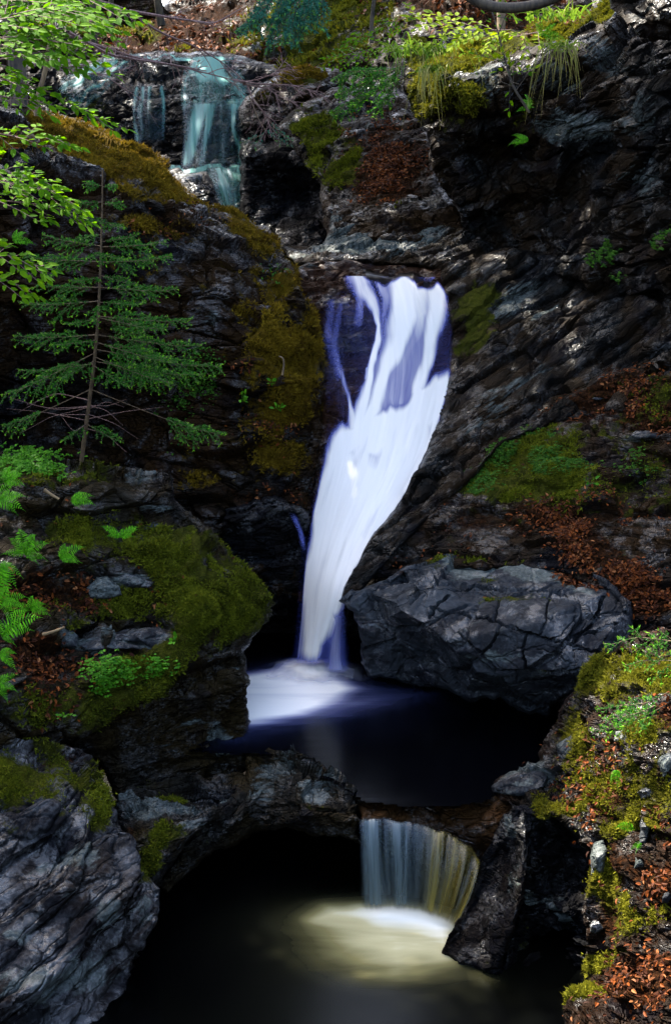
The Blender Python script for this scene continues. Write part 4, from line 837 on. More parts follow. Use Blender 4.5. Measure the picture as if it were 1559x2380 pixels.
# dark stream running over the lip of the main fall
def stream():
    fx = np.array([740, 760, 790, 830, 880, 912, 960, 990, 1020, 1045.]); fy = np.array([622, 622, 632, 641, 648, 656, 648, 660, 668, 664.])
    nu, nv = 90, 14
    xs = np.linspace(850, 1045, nu); ff = np.interp(xs, fx, fy)
    X, t = np.meshgrid(xs, np.linspace(0, 1, nv))
    Yp = ff + (602 - ff) * t; D = 16.52 + 1.2 * t ** 1.3
    V = P(X.ravel(), Yp.ravel(), D.ravel())
    V[:, 2] += .05 * fbm(V / np.array([.35, .9, .3]), 4, 31) * smooth(0, .2, t.ravel()) - .10 * (1 - smooth(0, .12, t.ravel()))
    fo = .34 * smooth(.25, 0, t.ravel()) * smooth(860, 920, X.ravel()) + .22 * smooth(.2, .6, fbm(V / np.array([.25, .8, .3]), 3, 33))
    I = np.arange(nu * nv).reshape(nv, nu)
    Q = np.stack([I[:-1, :-1], I[:-1, 1:], I[1:, 1:], I[1:, :-1]], -1).reshape(-1, 4)
    m = pool_mat('stream_water', [(0.0, (0.0025, 0.0014, 0.0007)), (0.3, (0.010, 0.007, 0.008)), (1, (.5, .5, .6))], .3)
    tag(mesh_obj('stream_water', V, quads=Q, mat=m, attrs=dict(foam=fo)), kind='structure')
stream()

# ------------------------------------------------------------------ plant building blocks
UP = np.array([0, 0, 1.0])
def unit(v):
    v = np.asarray(v, float)
    return v / np.maximum(np.linalg.norm(v, axis=-1, keepdims=True), 1e-9)
class Acc:
    def __init__(s): s.V = []; s.T = []; s.Q = []; s.a = []; s.n = 0
    def add(s, V, T=None, Q=None, tint=None, tip=None):
        m = len(V)
        s.V.append(np.asarray(V, float))
        if T is not None and len(T): s.T.append(np.asarray(T) + s.n)
        if Q is not None and len(Q): s.Q.append(np.asarray(Q) + s.n)
        s.a.append(np.stack([np.broadcast_to(0.5 if tint is None else tint, (m,)), np.broadcast_to(0.0 if tip is None else tip, (m,))], -1))
        s.n += m
    def build(s, name, mat, parent=None, smooth_shade=False):
        a = np.concatenate(s.a)
        return mesh_obj(name, np.concatenate(s.V), tris=np.concatenate(s.T) if s.T else None, quads=np.concatenate(s.Q) if s.Q else None,
                        mat=mat, parent=parent, smooth_shade=smooth_shade, attrs=dict(tint=a[:, 0], tip=a[:, 1]))
def add_leaves(acc, pos, d, nrm, length, width, fold=0.18, curl=0.1, tint=None, tip=None):
    pos = np.asarray(pos, float).reshape(-1, 3); n = len(pos)
    if n == 0: return
    d = unit(np.broadcast_to(d, (n, 3))); nrm = np.broadcast_to(nrm, (n, 3))
    s = unit(np.cross(nrm, d)); nn = np.cross(d, s)
    L = np.broadcast_to(length, (n,))[:, None]; Wd = np.broadcast_to(width, (n,))[:, None]
    tpl = [(0, 0, 0), (.34, 0, 0), (.7, 0, 0), (1, 0, 0), (.25, .85, 1), (.66, .8, 1), (.25, -.85, 1), (.66, -.8, 1)]
    V = np.stack([pos + d * L * u + s * Wd * .5 * w + nn * (fold * Wd * .5 * f - curl * L * u * u) for u, w, f in tpl], 1)
    b = (np.arange(n) * 8)[:, None]
    T = np.concatenate([b + np.array(t) for t in ([0, 1, 4], [0, 6, 1], [2, 3, 5], [2, 7, 3])])
    Q = np.concatenate([b + np.array(t) for t in ([1, 2, 5, 4], [1, 6, 7, 2])])
    t = rng.random(n) if tint is None else np.broadcast_to(tint, (n,))
    tp = np.zeros(n) if tip is None else np.broadcast_to(tip, (n,))
    acc.add(V.reshape(-1, 3), T, Q, np.repeat(t, 8), np.repeat(tp, 8))
def curve(pts, n=16):
    pts = np.asarray(pts, float)
    if len(pts) == 2: return pts[0] + (pts[1] - pts[0]) * np.linspace(0, 1, n)[:, None]
    s = np.concatenate([[0], np.cumsum(np.linalg.norm(np.diff(pts, axis=0), axis=1))])
    t = np.linspace(0, s[-1], n)
    q = np.stack([np.interp(t, s, pts[:, j]) for j in range(3)], -1)
    for _ in range(max(1, n // 10)):
        q[1:-1] = (q[:-2] + 2 * q[1:-1] + q[2:]) / 4
    return q
def add_tube(acc, pts, r0, r1, sides=5, tint=0.5, tip=0.0):
    pts = np.asarray(pts, float); n = len(pts)
    tg = unit(np.gradient(pts, axis=0))
    ref = np.array([0.3, 1, 0.2]) if abs(tg[0] @ np.array([0, 0, 1])) > .8 else UP
    a = unit(np.cross(tg, ref)); b = np.cross(tg, a)
    ang = np.linspace(0, 2 * math.pi, sides, endpoint=False)
    r = np.linspace(r0, r1, n)[:, None, None]
    V = pts[:, None] + r * (a[:, None] * np.cos(ang)[None, :, None] + b[:, None] * np.sin(ang)[None, :, None])
    I = np.arange(n * sides).reshape(n, sides)
    J = np.roll(I, -1, 1)
    Q = np.stack([I[:-1], J[:-1], J[1:], I[1:]], -1).reshape(-1, 4)
    acc.add(V.reshape(-1, 3), None, Q, tint, tip)
def surf(key, x, y):
    m = MASS[key]
    i = np.argmin((m['x'] - x) ** 2 + (m['y'] - y) ** 2)
    return m['V'][i], m['N'][i]
def pick(key, w, n):
    """n random points on a rock's surface, chosen with weight w"""
    m = MASS[key]
    w = np.clip(w, 0, None) ** 1.5 * (m['V'][:, 1] ** 1.0)
    i = rng.choice(len(w), n, p=w / w.sum())
    return m['V'][i] + rng.normal(0, .012, (n, 3)), m['N'][i], i

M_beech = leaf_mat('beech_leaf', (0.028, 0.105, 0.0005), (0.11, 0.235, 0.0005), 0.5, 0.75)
M_beech_lit = leaf_mat('sunlit_beech_leaf', (0.07, 0.14, 0.001), (0.26, 0.34, 0.002), 0.5, 0.75)  # paler copy of the beech leaf, sunlight painted into its tint
M_needle = leaf_mat('spruce_needle', (0.010, 0.060, 0.007), (0.042, 0.165, 0.014), 0.25, tip=(0.20, 0.44, 0.012))
M_needle_blue = leaf_mat('blue_needle', (0.010, 0.07, 0.045), (0.04, 0.17, 0.11), 0.25, tip=(0.16, 0.40, 0.03))
M_fern = leaf_mat('fern_green', (0.03, 0.17, 0.002), (0.13, 0.44, 0.005), 0.35)
M_clover = leaf_mat('clover_green', (0.02, 0.10, 0.004), (0.09, 0.26, 0.01), 0.3)
M_moss = leaf_mat('moss_green', (0.010, 0.017, 0.001), (0.11, 0.125, 0.006), 0.25, 0.9, tip=(0.20, 0.20, 0.01))
M_mossgold = leaf_mat('moss_gold', (0.035, 0.018, 0.002), (0.16, 0.10, 0.006), 0.25, 0.9, tip=(0.24, 0.16, 0.008))
M_mosslit = leaf_mat('moss_sunlit', (0.025, 0.028, 0.002), (0.14, 0.135, 0.008), 0.25, 0.9, tip=(0.24, 0.22, 0.01))  # lighter copy of the moss, with sunlight painted into its tint
M_cress = leaf_mat('creeping_green', (0.008, 0.035, 0.004), (0.05, 0.13, 0.008), 0.25, 0.7)
M_dead = leaf_mat('fallen_leaf', (0.022, 0.005, 0.0012), (0.15, 0.037, 0.005), 0.12, 0.65, tip=(0.26, 0.10, 0.035))
M_twig = bark_mat('twig_bark', (0.05, 0.022, 0.018), (0.22, 0.12, 0.10), 60)
M_spruce_bark = bark_mat('spruce_bark', (0.035, 0.018, 0.008), (0.14, 0.085, 0.04), 50)
M_trunk = bark_mat('trunk_bark', (0.012, 0.008, 0.005), (0.08, 0.055, 0.03), 18)
M_trunk_pale = bark_mat('pale_bark', (0.06, 0.035, 0.015), (0.22, 0.14, 0.06), 18)
M_grass = leaf_mat('grass_blade', (0.05, 0.13, 0.006), (0.17, 0.28, 0.02), 0.35, tip=(0.28, 0.20, 0.07))

# ------------------------------------------------------------------ moss cushions: part of the rock they grow on
def moss_part(key, n, mat, size=0.028, weight=None, up_min=None, blades=4):
    m = MASS[key]
    w = np.clip(m['moss'] * 1.25 - .35, 0, 1) if weight is None else weight
    w = w * smooth(-.35, .2, fbm(m['V'] / .28, 3, 91))
    if not w.sum() > 0: return
    pos, N, i = pick(key, w, n)
    acc = Acc()
    k = blades
    p = np.repeat(pos, k, 0); nn = np.repeat(unit(N + UP * .5), k, 0)
    d = unit(nn + rng.normal(0, .75, p.shape))
    s = unit(np.cross(d, rng.normal(0, 1, p.shape)))
    L = size * rng.uniform(.5, 1.3, len(p))[:, None] * np.repeat(np.clip(.85 + 1.3 * fbm(pos / .25, 3, 77), .25, 2.2), k)[:, None]
    V = np.stack([p - s * L * .22, p + s * L * .22, p + d * L], 1).reshape(-1, 3)
    cl = np.repeat(np.clip(.5 + .8 * fbm(pos / .14, 4, 55) + .4 * fbm(pos / .7, 2, 56) + rng.normal(0, .16, n), 0, 1), k * 3)
    tp = np.tile([0, 0, .8], len(p)) * np.repeat(rng.random(len(p)) ** 2, 3)
    acc.add(V, np.arange(len(V)).reshape(-1, 3), None, cl, tp)
    tag(acc.build('moss', mat, m['o']), kind='stuff')
moss_part('mossy_cliff', 42000, M_mossgold, .04)
moss_part('terrace_rock', 46000, M_moss, .028)
moss_part('sunlit_bank', 38000, M_mosslit, .024)
moss_part('leaf_strewn_bank', 18000, M_moss, .026)
moss_part('striated_rock', 16000, M_moss, .024)
moss_part('overhanging_cliff', 16000, M_mosslit, .045)
moss_part('leafy_slope', 5000, M_moss, .045)
moss_part('slab_boulder', 5000, M_moss, .026)
moss_part('mossy_boulder', 3500, M_mossgold, .05)
moss_part('ledge_rock', 3000, M_moss, .022)
moss_part('hillside', 5000, M_mosslit, .09)

# ------------------------------------------------------------------ fallen leaves (nobody could count them)
def litter(key, n, label, size=0.066, weight=None, lift=.012, name='fallen_leaves'):
    m = MASS[key]
    w = np.clip(m['litter'] * 1.2 - .2, 0, 1) if weight is None else weight
    w = w * smooth(-.25, .3, fbm(m['V'] / .35, 3, 191)) * smooth(-.2, .5, m['N'][:, 2] + .3)
    pos, N, i = pick(key, w, n)
    acc = Acc()
    nn = unit(N + UP * .4 + np.array([0, -.25, 0]) + rng.normal(0, .38, N.shape))
    d = unit(np.cross(nn, rng.normal(0, 1, N.shape)))
    L = size * rng.uniform(.55, 1.15, n)
    add_leaves(acc, pos + N * lift, d, nn, L, L * rng.uniform(.4, .62, n), fold=.5, curl=rng.uniform(-.25, .25), tint=rng.random(n) ** 2.2, tip=(rng.random(n) > .9) * rng.random(n))
    tag(acc.build(name, M_dead), label, 'fallen leaves', 'fallen beech leaves lying on the rocks', 'stuff')
litter('leaf_strewn_bank', 3800, 'orange fallen leaves lying on the bank behind the cracked boulder', .046, np.clip(MASS['leaf_strewn_bank']['litter'] * 1.1 - .1, 0, 1) + .05)
litter('leafy_slope', 2200, 'brown fallen leaves on the dim slope behind the main fall', .06)
litter('sunlit_bank', 1900, 'orange fallen leaves on the sunlit lower right bank', .044, np.clip(MASS['sunlit_bank']['litter'], 0, 1) * .7 + .16)
litter('terrace_rock', 1000, 'brown fallen leaves among the ferns on the left terrace', .05, np.clip(MASS['terrace_rock']['litter'], 0, 1) + .04)
litter('mossy_cliff', 420, 'few fallen leaves caught on the ledges of the left cliff', .05, np.clip(MASS['mossy_cliff']['litter'], 0, 1) + .08 * np.clip(MASS['mossy_cliff']['moss'], 0, 1))
litter('hillside', 2600, 'red brown fallen leaves carpeting the far hillside', .14)
litter('overhanging_cliff', 500, 'sunlit fallen leaves along the top of the overhanging cliff', .08)
litter('slab_boulder', 160, 'few fallen leaves on top of the cracked boulder', .055)

# ------------------------------------------------------------------ beech: trunks and leafy sprays
def spray_leaves(acc, path, size, side0, n=None, tilt=(0, -.45, .85), jit=.3):
    L = np.linalg.norm(np.diff(path, axis=0), axis=1).sum()
    n = n or max(3, int(L / (size * .55)))
    for i in range(n):
        t = (i + .7) / n
        j = t * (len(path) - 1); a = int(min(j, len(path) - 2)); f = j - a
        p = path[a] * (1 - f) + path[a + 1] * f
        tg = unit(path[a + 1] - path[a])
        sd = unit(np.cross(tg, tilt)) * (1 if i % 2 else -1)
        d = unit(tg * .75 + sd * .8 + rng.normal(0, .18, 3))
        s = size * rng.uniform(.7, 1.15)
        add_leaves(acc, p, d, unit(np.array(tilt) + rng.normal(0, jit, 3)), s, s * rng.uniform(.5, .62), tint=rng.random())
    add_leaves(acc, path[-1], unit(path[-1] - path[-2]), unit(np.array(tilt) + rng.normal(0, jit, 3)), size, size * .55)
def spray(label, pts, size=.085, ntw=7, twl=.35, mat=None, spread=.9, group='leafy beech sprays hanging in from the left', r=.007, name='beech_spray', tilt=(0, -.5, .8)):
    pts = curve(P([p[0] for p in pts], [p[1] for p in pts], [p[2] for p in pts]), 18)
    root = empty(name, pts[0], label, 'leafy branch', group)
    wood = Acc(); lv = Acc()
    add_tube(wood, pts, r, r * .3)
    spray_leaves(lv, pts[5:], size, 1, tilt=tilt)
    for k in range(ntw):
        t = .12 + .8 * (k + rng.random() * .6) / ntw
        i = int(t * 17); tg = unit(pts[min(i + 1, 17)] - pts[max(i - 1, 0)])
        sd = unit(np.cross(tg, np.array([0, -.5, .8]))) * (1 if k % 2 else -1)
        d = unit(tg * .8 + sd * spread + rng.normal(0, .15, 3))
        l = twl * (1.1 - t * .7) * rng.uniform(.7, 1.1)
        tw = curve([pts[i], pts[i] + d * l * .5, pts[i] + d * l + UP * -.06 * l], 8)
        add_tube(wood, tw, r * .5, r * .2, 4)
        spray_leaves(lv, tw, size * rng.uniform(.8, 1), 1, tilt=tilt)
    wood.build('stem', M_twig, root)
    lv.build('leaves', mat or M_beech, root)
SPR = [
    ('beech spray reaching right from the top left corner towards the pale sky', [(-60, 20, 10.5), (80, 5, 10.6), (170, 40, 10.8), (285, 75, 11)], .085, 15, .6),
    ('dense bright beech spray right in the top left corner', [(-80, 70, 10), (40, 30, 10.2), (130, 20, 10.4), (215, 25, 10.6)], .095, 18, .65),
    ('beech spray just below the top left corner, over the bark of the trunk', [(-80, 95, 10), (30, 85, 10.1), (110, 95, 10.3), (190, 105, 10.4)], .095, 15, .5),
    ('beech spray crossing level with the teal cascade, ending in single leaves', [(-60, 150, 10), (60, 125, 10.2), (150, 115, 10.4), (240, 130, 10.6)], .09, 13, .5),
    ('beech spray drooping over the golden crest towards the upper falls', [(-60, 170, 10), (60, 195, 10.2), (130, 220, 10.4), (200, 262, 10.6), (300, 302, 10.8)], .085, 11, .3),
    ('short beech spray against the left edge above the golden crest', [(-60, 140, 9.8), (20, 155, 10), (50, 178, 10.1), (20, 220, 10.1)], .085, 4, .2),
    ('beech spray lying across the dark cliff under the golden crest', [(-60, 300, 10), (40, 318, 10.2), (110, 315, 10.3), (190, 345, 10.5)], .09, 9, .32),
    ('long level beech spray left of the young spruce top', [(-60, 410, 10), (50, 430, 10.2), (130, 445, 10.3), (190, 490, 10.5)], .09, 14, .42),
    ('beech spray just under the long level one, beside the spruce stem', [(-60, 460, 10), (50, 470, 10.2), (120, 480, 10.3), (215, 520, 10.5)], .085, 10, .34),
    ('beech spray hanging left of the spruce at mid height', [(-60, 580, 10), (10, 590, 10.1), (60, 610, 10.2), (125, 628, 10.3)], .09, 9, .32),
    ('lowest hanging beech spray, beside the broad middle of the spruce', [(-60, 640, 10), (10, 650, 10.1), (50, 665, 10.2), (90, 690, 10.3)], .085, 5, .24),
    ('beech spray across the very top, right of the thin curved stem', [(60, -50, 10.8), (140, -20, 10.9), (220, 5, 11), (300, 30, 11.2)], .085, 14, .5),
    ('beech spray at the left edge level with the thin curved stem', [(-90, 40, 10.4), (0, 60, 10.5), (70, 62, 10.6), (140, 75, 10.8)], .09, 14, .5),
    ('topmost beech spray filling the corner above the rough trunk', [(-90, 0, 10.2), (0, 5, 10.3), (80, -10, 10.5), (150, 10, 10.7)], .09, 14, .5),
    ('drooping beech spray between the golden crest and the left edge', [(-60, 215, 9.9), (10, 225, 10), (70, 232, 10.1), (140, 248, 10.3)], .085, 9, .26),
    ('small beech spray against the cliff just above the spruce tip', [(-60, 380, 9.9), (20, 400, 10), (80, 412, 10.1), (120, 432, 10.2)], .085, 8, .26),
]
for i, (lb, pts, sz, nt, tl) in enumerate(SPR): spray(lb, pts, sz, nt, tl)
spray('sunlit yellow green beech spray over the mossy edge of the overhanging cliff', [(1190, 70, 17.2), (1100, 70, 17.1), (1030, 62, 17), (950, 40, 17)], .11, 12, .7, M_beech_lit, group='pale beech sprays along the top of the gorge')
spray('bright beech spray hanging below the yellow one, at the pale trunk', [(1270, 70, 17.4), (1200, 85, 17.2), (1130, 92, 17.1), (1075, 85, 17)], .10, 8, .45, M_beech_lit, group='pale beech sprays along the top of the gorge')
spray('small leaved beech spray over the dark gap above the mossy boulder', [(940, 100, 19.6), (880, 110, 19.7), (820, 125, 19.8), (750, 135, 20)], .075, 12, .5, M_beech, group='pale beech sprays along the top of the gorge')
spray('dim beech spray at the top, left of the overhanging cliff', [(980, 20, 20), (920, 50, 20), (860, 75, 20.2), (800, 95, 20.4)], .08, 9, .5, M_beech, group='pale beech sprays along the top of the gorge')
spray('beech spray at the very top, right of the blue green spruce bough', [(760, -30, 20.5), (720, -5, 20.5), (690, 10, 20.6), (640, 15, 20.8)], .08, 8, .4, M_beech, group='pale beech sprays along the top of the gorge')

def tree(name, label, paths, mat, shade_crown=None, ncrown=0, leafmat=None, lsize=.16, group=None):
    """paths: list of (pixel path, r0 px, r1 px); crown: list of (x, y, z, rx, ry, rz)"""
    first = P(*paths[0][0][0])
    root = empty(name, first, label, 'tree', group)
    for k, (pp, r0, r1) in enumerate(paths):
        pts = curve(P([p[0] for p in pp], [p[1] for p in pp], [p[2] for p in pp]), 30)
        pts = pts + .01 * np.stack([fbm(pts * 2.2, 2, 4 + k), fbm(pts * 2.2, 2, 5 + k), 0 * pts[:, 0]], -1) * 3
        Y = pp[0][2]
        acc = Acc(); add_tube(acc, pts, r0 * Y / FP, r1 * Y / FP, 10)
        acc.build('trunk' if k == 0 else 'limb', mat, root, True)
    if shade_crown:  # unseen leaf clusters above the view, added to block the sun
        lv = Acc()
        for (x, y, z, rx, ry, rz) in shade_crown:
            n = int(ncrown / len(shade_crown))
            q = unit(rng.normal(0, 1, (n, 3))) * (rng.random((n, 1)) ** .45)
            pos = np.array([x, y, z]) + q * np.array([rx, ry, rz])
            pos = pos[fbm(pos / 1.1, 3, 71) > -.9]
            add_leaves(lv, pos, rng.normal(0, 1, pos.shape) * np.array([1, 1, .4]), unit(UP + rng.normal(0, .4, pos.shape)), lsize * rng.uniform(.7, 1.2, len(pos)), lsize * .6)
        lv.build('shade_crown', leafmat or M_beech, root)
tree('beech_tree', 'dark rough beech trunk at the left edge above the golden crest', [([(48, 250, 14.6), (44, 180, 14.6), (35, 90, 14.6), (20, -60, 14.6), (-20, -420, 14.4)], 20, 14),
     ([(36, 100, 14.6), (60, 40, 14.8), (90, -60, 15), (160, -300, 15)], 9, 6)], M_trunk,
     [(-5.7, 16.2, 7.2, 2.3, 2.0, 1.2), (-5.5, 18.5, 7.3, 1.5, 1.2, 0.9), (-3.3, 19.5, 7.6, 1.9, 2.0, 1.2), (-3.2, 17.0, 7.2, 1.8, 1.4, 1.0), (-7.0, 14.4, 7.3, 1.5, 1.5, 1.0)], 21000, lsize=.2, group='trees along the top of the gorge')  # unseen clusters added to shade the fall, boulder, terrace and pools
tree('beech_sapling', 'thin curved beech stem rising beside the left edge trunk', [([(92, 270, 13.4), (90, 225, 13.4), (102, 180, 13.4), (107, 120, 13.4), (120, 60, 13.4), (128, -40, 13.4), (150, -260, 13.4)], 6, 3)], M_trunk_pale, group='trees along the top of the gorge')
tree('beech_tree', 'pale straight trunk standing on the overhanging cliff', [([(1166, 78, 18.6), (1163, 30, 18.7), (1160, -60, 18.8), (1150, -420, 19)], 10, 8)], M_trunk_pale, [(0.7, 17.5, 7.5, 1.4, 1.2, .9), (-0.6, 18.3, 7.5, 1.3, 1.2, .9), (-1.7, 17.4, 7.3, 1.2, 1.1, .8)], 6000, lsize=.2, group='trees along the top of the gorge')  # unseen clusters added to keep sun off the right cliff and bank
tree('bowed_tree', 'brown bowed trunk sagging into the top of the view', [([(1040, -60, 15), (1095, -2, 15), (1140, 16, 15), (1190, 20, 15), (1245, 12, 15), (1300, -6, 15), (1380, -70, 15)], 12, 11)], M_trunk, group='trees along the top of the gorge')
tree('beech_tree', 'far dark trunk left of the pale gap in the trees', [([(222, 110, 28), (216, 40, 28), (214, -500, 28)], 8, 6)], M_trunk, [(-5, 28, 9, 3.8, 3, 1.5), (-2.8, 23.6, 8.2, 2.4, 2.0, 1.2), (-1.0, 25.2, 8.6, 2.2, 1.8, 1.0), (-2.0, 30.6, 9.2, 2.4, 2.0, 1.1)], 15000, lsize=.24, group='trees along the top of the gorge')  # unseen clusters added to shade the upper falls and slopes
tree('beech_tree', 'far leaning trunk at the left rim of the pale gap', [([(262, 70, 28.5), (258, 20, 28.5), (268, -200, 28.5)], 6, 5)], M_trunk, group='trees along the top of the gorge')
tree('beech_tree', 'far mossy trunk at the right rim of the pale gap', [([(378, 60, 28.5), (368, 20, 28.5), (362, -200, 28.5)], 9, 7)], M_trunk, group='trees along the top of the gorge')
tree('beech_tree', 'thin dark trunk behind the beech sprays left of the overhanging cliff', [([(862, 100, 22), (866, 40, 22), (870, -200, 22)], 5, 4)], M_trunk, group='trees along the top of the gorge')

# ------------------------------------------------------------------ spruce
def needles(acc, path, ln, sp=.0065, newgrowth=.8, flat=.5):
    L = np.linalg.norm(np.diff(path, axis=0), axis=1).sum()
    n = max(6, int(L / sp))
    t = rng.random(n); j = t * (len(path) - 1); a = np.minimum(j.astype(int), len(path) - 2); f = (j - a)[:, None]
    p = path[a] * (1 - f) + path[a + 1] * f
    tg = unit(path[a + 1] - path[a])
    r = unit(np.cross(tg, rng.normal(0, 1, (n, 3)) * np.array([1, 1, flat])))
    d = unit(tg * .75 + r)
    s = unit(np.cross(d, rng.normal(0, 1, (n, 3)))) * ln * .2
    l = ln * rng.uniform(.75, 1.2, n)[:, None]
    V = np.stack([p - s, p + s, p + d * l], 1).reshape(-1, 3)
    acc.add(V, np.arange(3 * n).reshape(-1, 3), None, np.repeat(rng.random(n), 3), np.repeat(smooth(newgrowth, 1, t) * rng.uniform(.5, 1, n), 3))
def bough(root, path, ntw, twl, ln, mat, hang=.15, bare=.1, fr=.9, tertiary=True, r=.006, newgrowth=.8, sp=.0065, bmat=None):
    wood = Acc(); nd = Acc(); n = len(path)
    add_tube(wood, path, r, r * .3, 5)
    k0 = int(bare * n)
    needles(nd, path[k0:], ln, sp, .92)
    for k in range(ntw):
        t = bare + (1 - bare) * (.02 + .93 * (k + .5) / ntw)
        i = min(int(t * n), n - 2); tg = unit(path[i + 1] - path[max(0, i - 1)])
        sd = unit(np.cross(tg, np.array([0, -.42, .9]))) * (1 if k % 2 else -1)
        l = twl * (1.08 - t * .85) * rng.uniform(.7, 1.15) * (.6 + .4 * min(1, (t - bare) * 6 + .3))
        d = unit(tg * .9 + sd * fr + rng.normal(0, .12, 3))
        tw = curve([path[i], path[i] + d * l * .5 - UP * hang * l * .2, path[i] + d * l - UP * hang * l], 8)
        add_tube(wood, tw, r * .45, r * .2, 4)
        needles(nd, tw, ln, sp, newgrowth)
        if tertiary and l > .12:
            for q in range(int(l / .055)):
                b = 2 + q % 5
                td = unit(tw[min(b + 1, 7)] - tw[b - 1])
                s2 = unit(np.cross(td, np.array([0, -.42, .9]))) * (1 if q % 2 else -1)
                d2 = unit(td * .9 + s2 * .8 + rng.normal(0, .15, 3)); l2 = l * .38 * rng.uniform(.6, 1.1)
                t2 = curve([tw[b], tw[b] + d2 * l2 - UP * hang * l2 * .6], 4)
                needles(nd, t2, ln, sp, newgrowth)
    wb = wood.build('branch', bmat or M_spruce_bark, root)
    nd.build('needles', mat, wb)
def spruce():
    base = P(190, 1070, 12.6)
    root = empty('spruce_sapling', base, 'young dark green spruce with a thin leaning stem against the left cliff', 'tree')
    TR = [(190, 1072, 12.6), (204, 965, 12.45), (219, 850, 12.35), (229, 740, 12.25), (235, 600, 12.15), (238, 480, 12.1), (239, 395, 12.05)]
    trp = curve(P([p[0] for p in TR], [p[1] for p in TR], [p[2] for p in TR]), 60)
    acc = Acc(); add_tube(acc, trp, 5.8 * 12.4 / FP, 1.6 * 12 / FP, 8)
    acc.build('trunk', M_spruce_bark, root, True)
    def at(y):
        ys = np.array([p[1] for p in TR])[::-1]
        return np.array([np.interp(y, ys, np.array([p[j] for p in TR])[::-1]) for j in range(3)])
    BR = [(432, 200, 425, .0), (434, 268, 430, .0), (470, 178, 468, -.1), (474, 285, 470, .05), (505, 205, 520, -.3), (515, 290, 530, -.3), (545, 180, 552, .1), (562, 322, 545, -.1),
          (572, 100, 545, .1), (574, 388, 560, .05), (585, 200, 600, -.45), (590, 290, 605, -.45), (608, 50, 592, .05), (610, 398, 594, -.1), (645, 165, 652, -.35), (640, 318, 660, -.3),
          (668, 88, 660, .15), (668, 414, 672, .05), (700, 48, 704, -.1), (702, 330, 706, -.5), (705, 215, 745, -.6), (735, 446, 742, .05), (740, 150, 752, -.5), (738, 385, 765, -.3),
          (778, 32, 780, 0), (778, 470, 802, .1), (790, 120, 800, -.55), (795, 398, 840, -.5), (820, 5, 918, -.1), (812, 514, 850, .05), (830, 402, 890, -.6), (838, 140, 880, -.45), (850, 300, 900, -.6), (845, 45, 860, .3), (840, 470, 870, .3),
          (905, 6, 990, .0), (905, 515, 1010, .05), (985, 145, 1026, -.3), (985, 282, 1026, -.3)]
    for (y, xt, yt, dY) in BR:
        b = at(y); L = abs(xt - b[0])
        path = [(b[0], y, b[2]), (b[0] + .35 * (xt - b[0]), y + .35 * (yt - y) + .02 * L, b[2] + .4 * dY), (b[0] + .75 * (xt - b[0]), y + .75 * (yt - y) + .035 * L, b[2] + .8 * dY), (xt, yt, b[2] + dY)]
        path = curve(P([p[0] for p in path], [p[1] for p in path], [p[2] for p in path]), 20)
        low_ = y > 800
        bough(root, path, max(7, int(L / 11)), .13 + L / FP * 12 * .26, .022, M_needle, hang=.32 if low_ else .2, bare=.55 if y > 890 and y < 950 else .12, r=.005 if L > 120 else .0035, sp=.0042)
    # dead twigs low on the stem
    dead = Acc()
    for k in range(14):
        y = rng.uniform(880, 1000); b = at(y); s = rng.choice([-1, 1]); L = rng.uniform(60, 190)
        q = [(b[0], y, b[2]), (b[0] + s * L * .5, y + rng.uniform(-26, 22), b[2] + rng.uniform(-.3, .3)), (b[0] + s * L, y + rng.uniform(-30, 60), b[2] + rng.uniform(-.3, .3))]
        add_tube(dead, curve(P([p[0] for p in q], [p[1] for p in q], [p[2] for p in q]), 10), .0035, .0012, 4)
    dead.build('dead_twigs', M_twig, root)
spruce()
def spruce_bough(label, paths, mat, twl=.4, ln=.03, name='spruce_bough', group=None, sp=.01, ntw=12, hang=.25, r=.009, bare=.08, newgrowth=.8):
    p0 = paths[0][0]
    root = empty(name, P(*p0), label, 'branch', group)
    for pp in paths:
        path = curve(P([p[0] for p in pp], [p[1] for p in pp], [p[2] for p in pp]), 18)
        bough(root, path, ntw, twl, ln, mat, hang=hang, r=r, sp=sp, bare=bare, newgrowth=newgrowth)
spruce_bough('blue green spruce bough hanging into the top centre of the view', [[(690, -60, 17), (640, -5, 17), (600, 30, 17.1), (555, 70, 17.2)], [(740, -50, 17), (690, 10, 16.9), (650, 55, 16.9), (620, 100, 17)], [(770, -40, 17), (720, 20, 17), (690, 60, 17), (675, 92, 17)]], M_needle_blue, .5, .04, sp=.007, ntw=18)
spruce_bough('dark spruce bough beside the left edge of the overhanging cliff', [[(960, 145, 18.4), (900, 170, 18.4), (840, 195, 18.5), (780, 222, 18.6)], [(950, 175, 18.3), (890, 205, 18.3), (830, 230, 18.4), (770, 262, 18.5)], [(930, 160, 18.4), (870, 165, 18.6), (800, 165, 18.8), (790, 215, 18.9)]], M_needle, .5, .038, sp=.008, ntw=18)
spruce_bough('green tipped spruce twigs drooping beneath the bare dead branch', [[(580, 225, 15.6), (600, 275, 15.5), (620, 310, 15.5), (560, 332, 15.5)], [(590, 230, 15.6), (625, 280, 15.5), (650, 310, 15.5), (680, 328, 15.5)]], M_needle_blue, .3, .025, sp=.012, ntw=9, bare=.5)
spruce_bough('bright tipped spruce sprig at the right edge on top of the sunlit bank', [[(1620, 1500, 9.0), (1560, 1490, 9), (1480, 1480, 9.1), (1405, 1502, 9.2)], [(1620, 1545, 8.9), (1560, 1535, 8.9), (1490, 1535, 9), (1450, 1550, 9.1)]], M_needle, .26, .022, 'spruce_sprig', sp=.006, ntw=10, r=.004, hang=.1, newgrowth=.55, group='spruce sprigs on the sunlit bank')
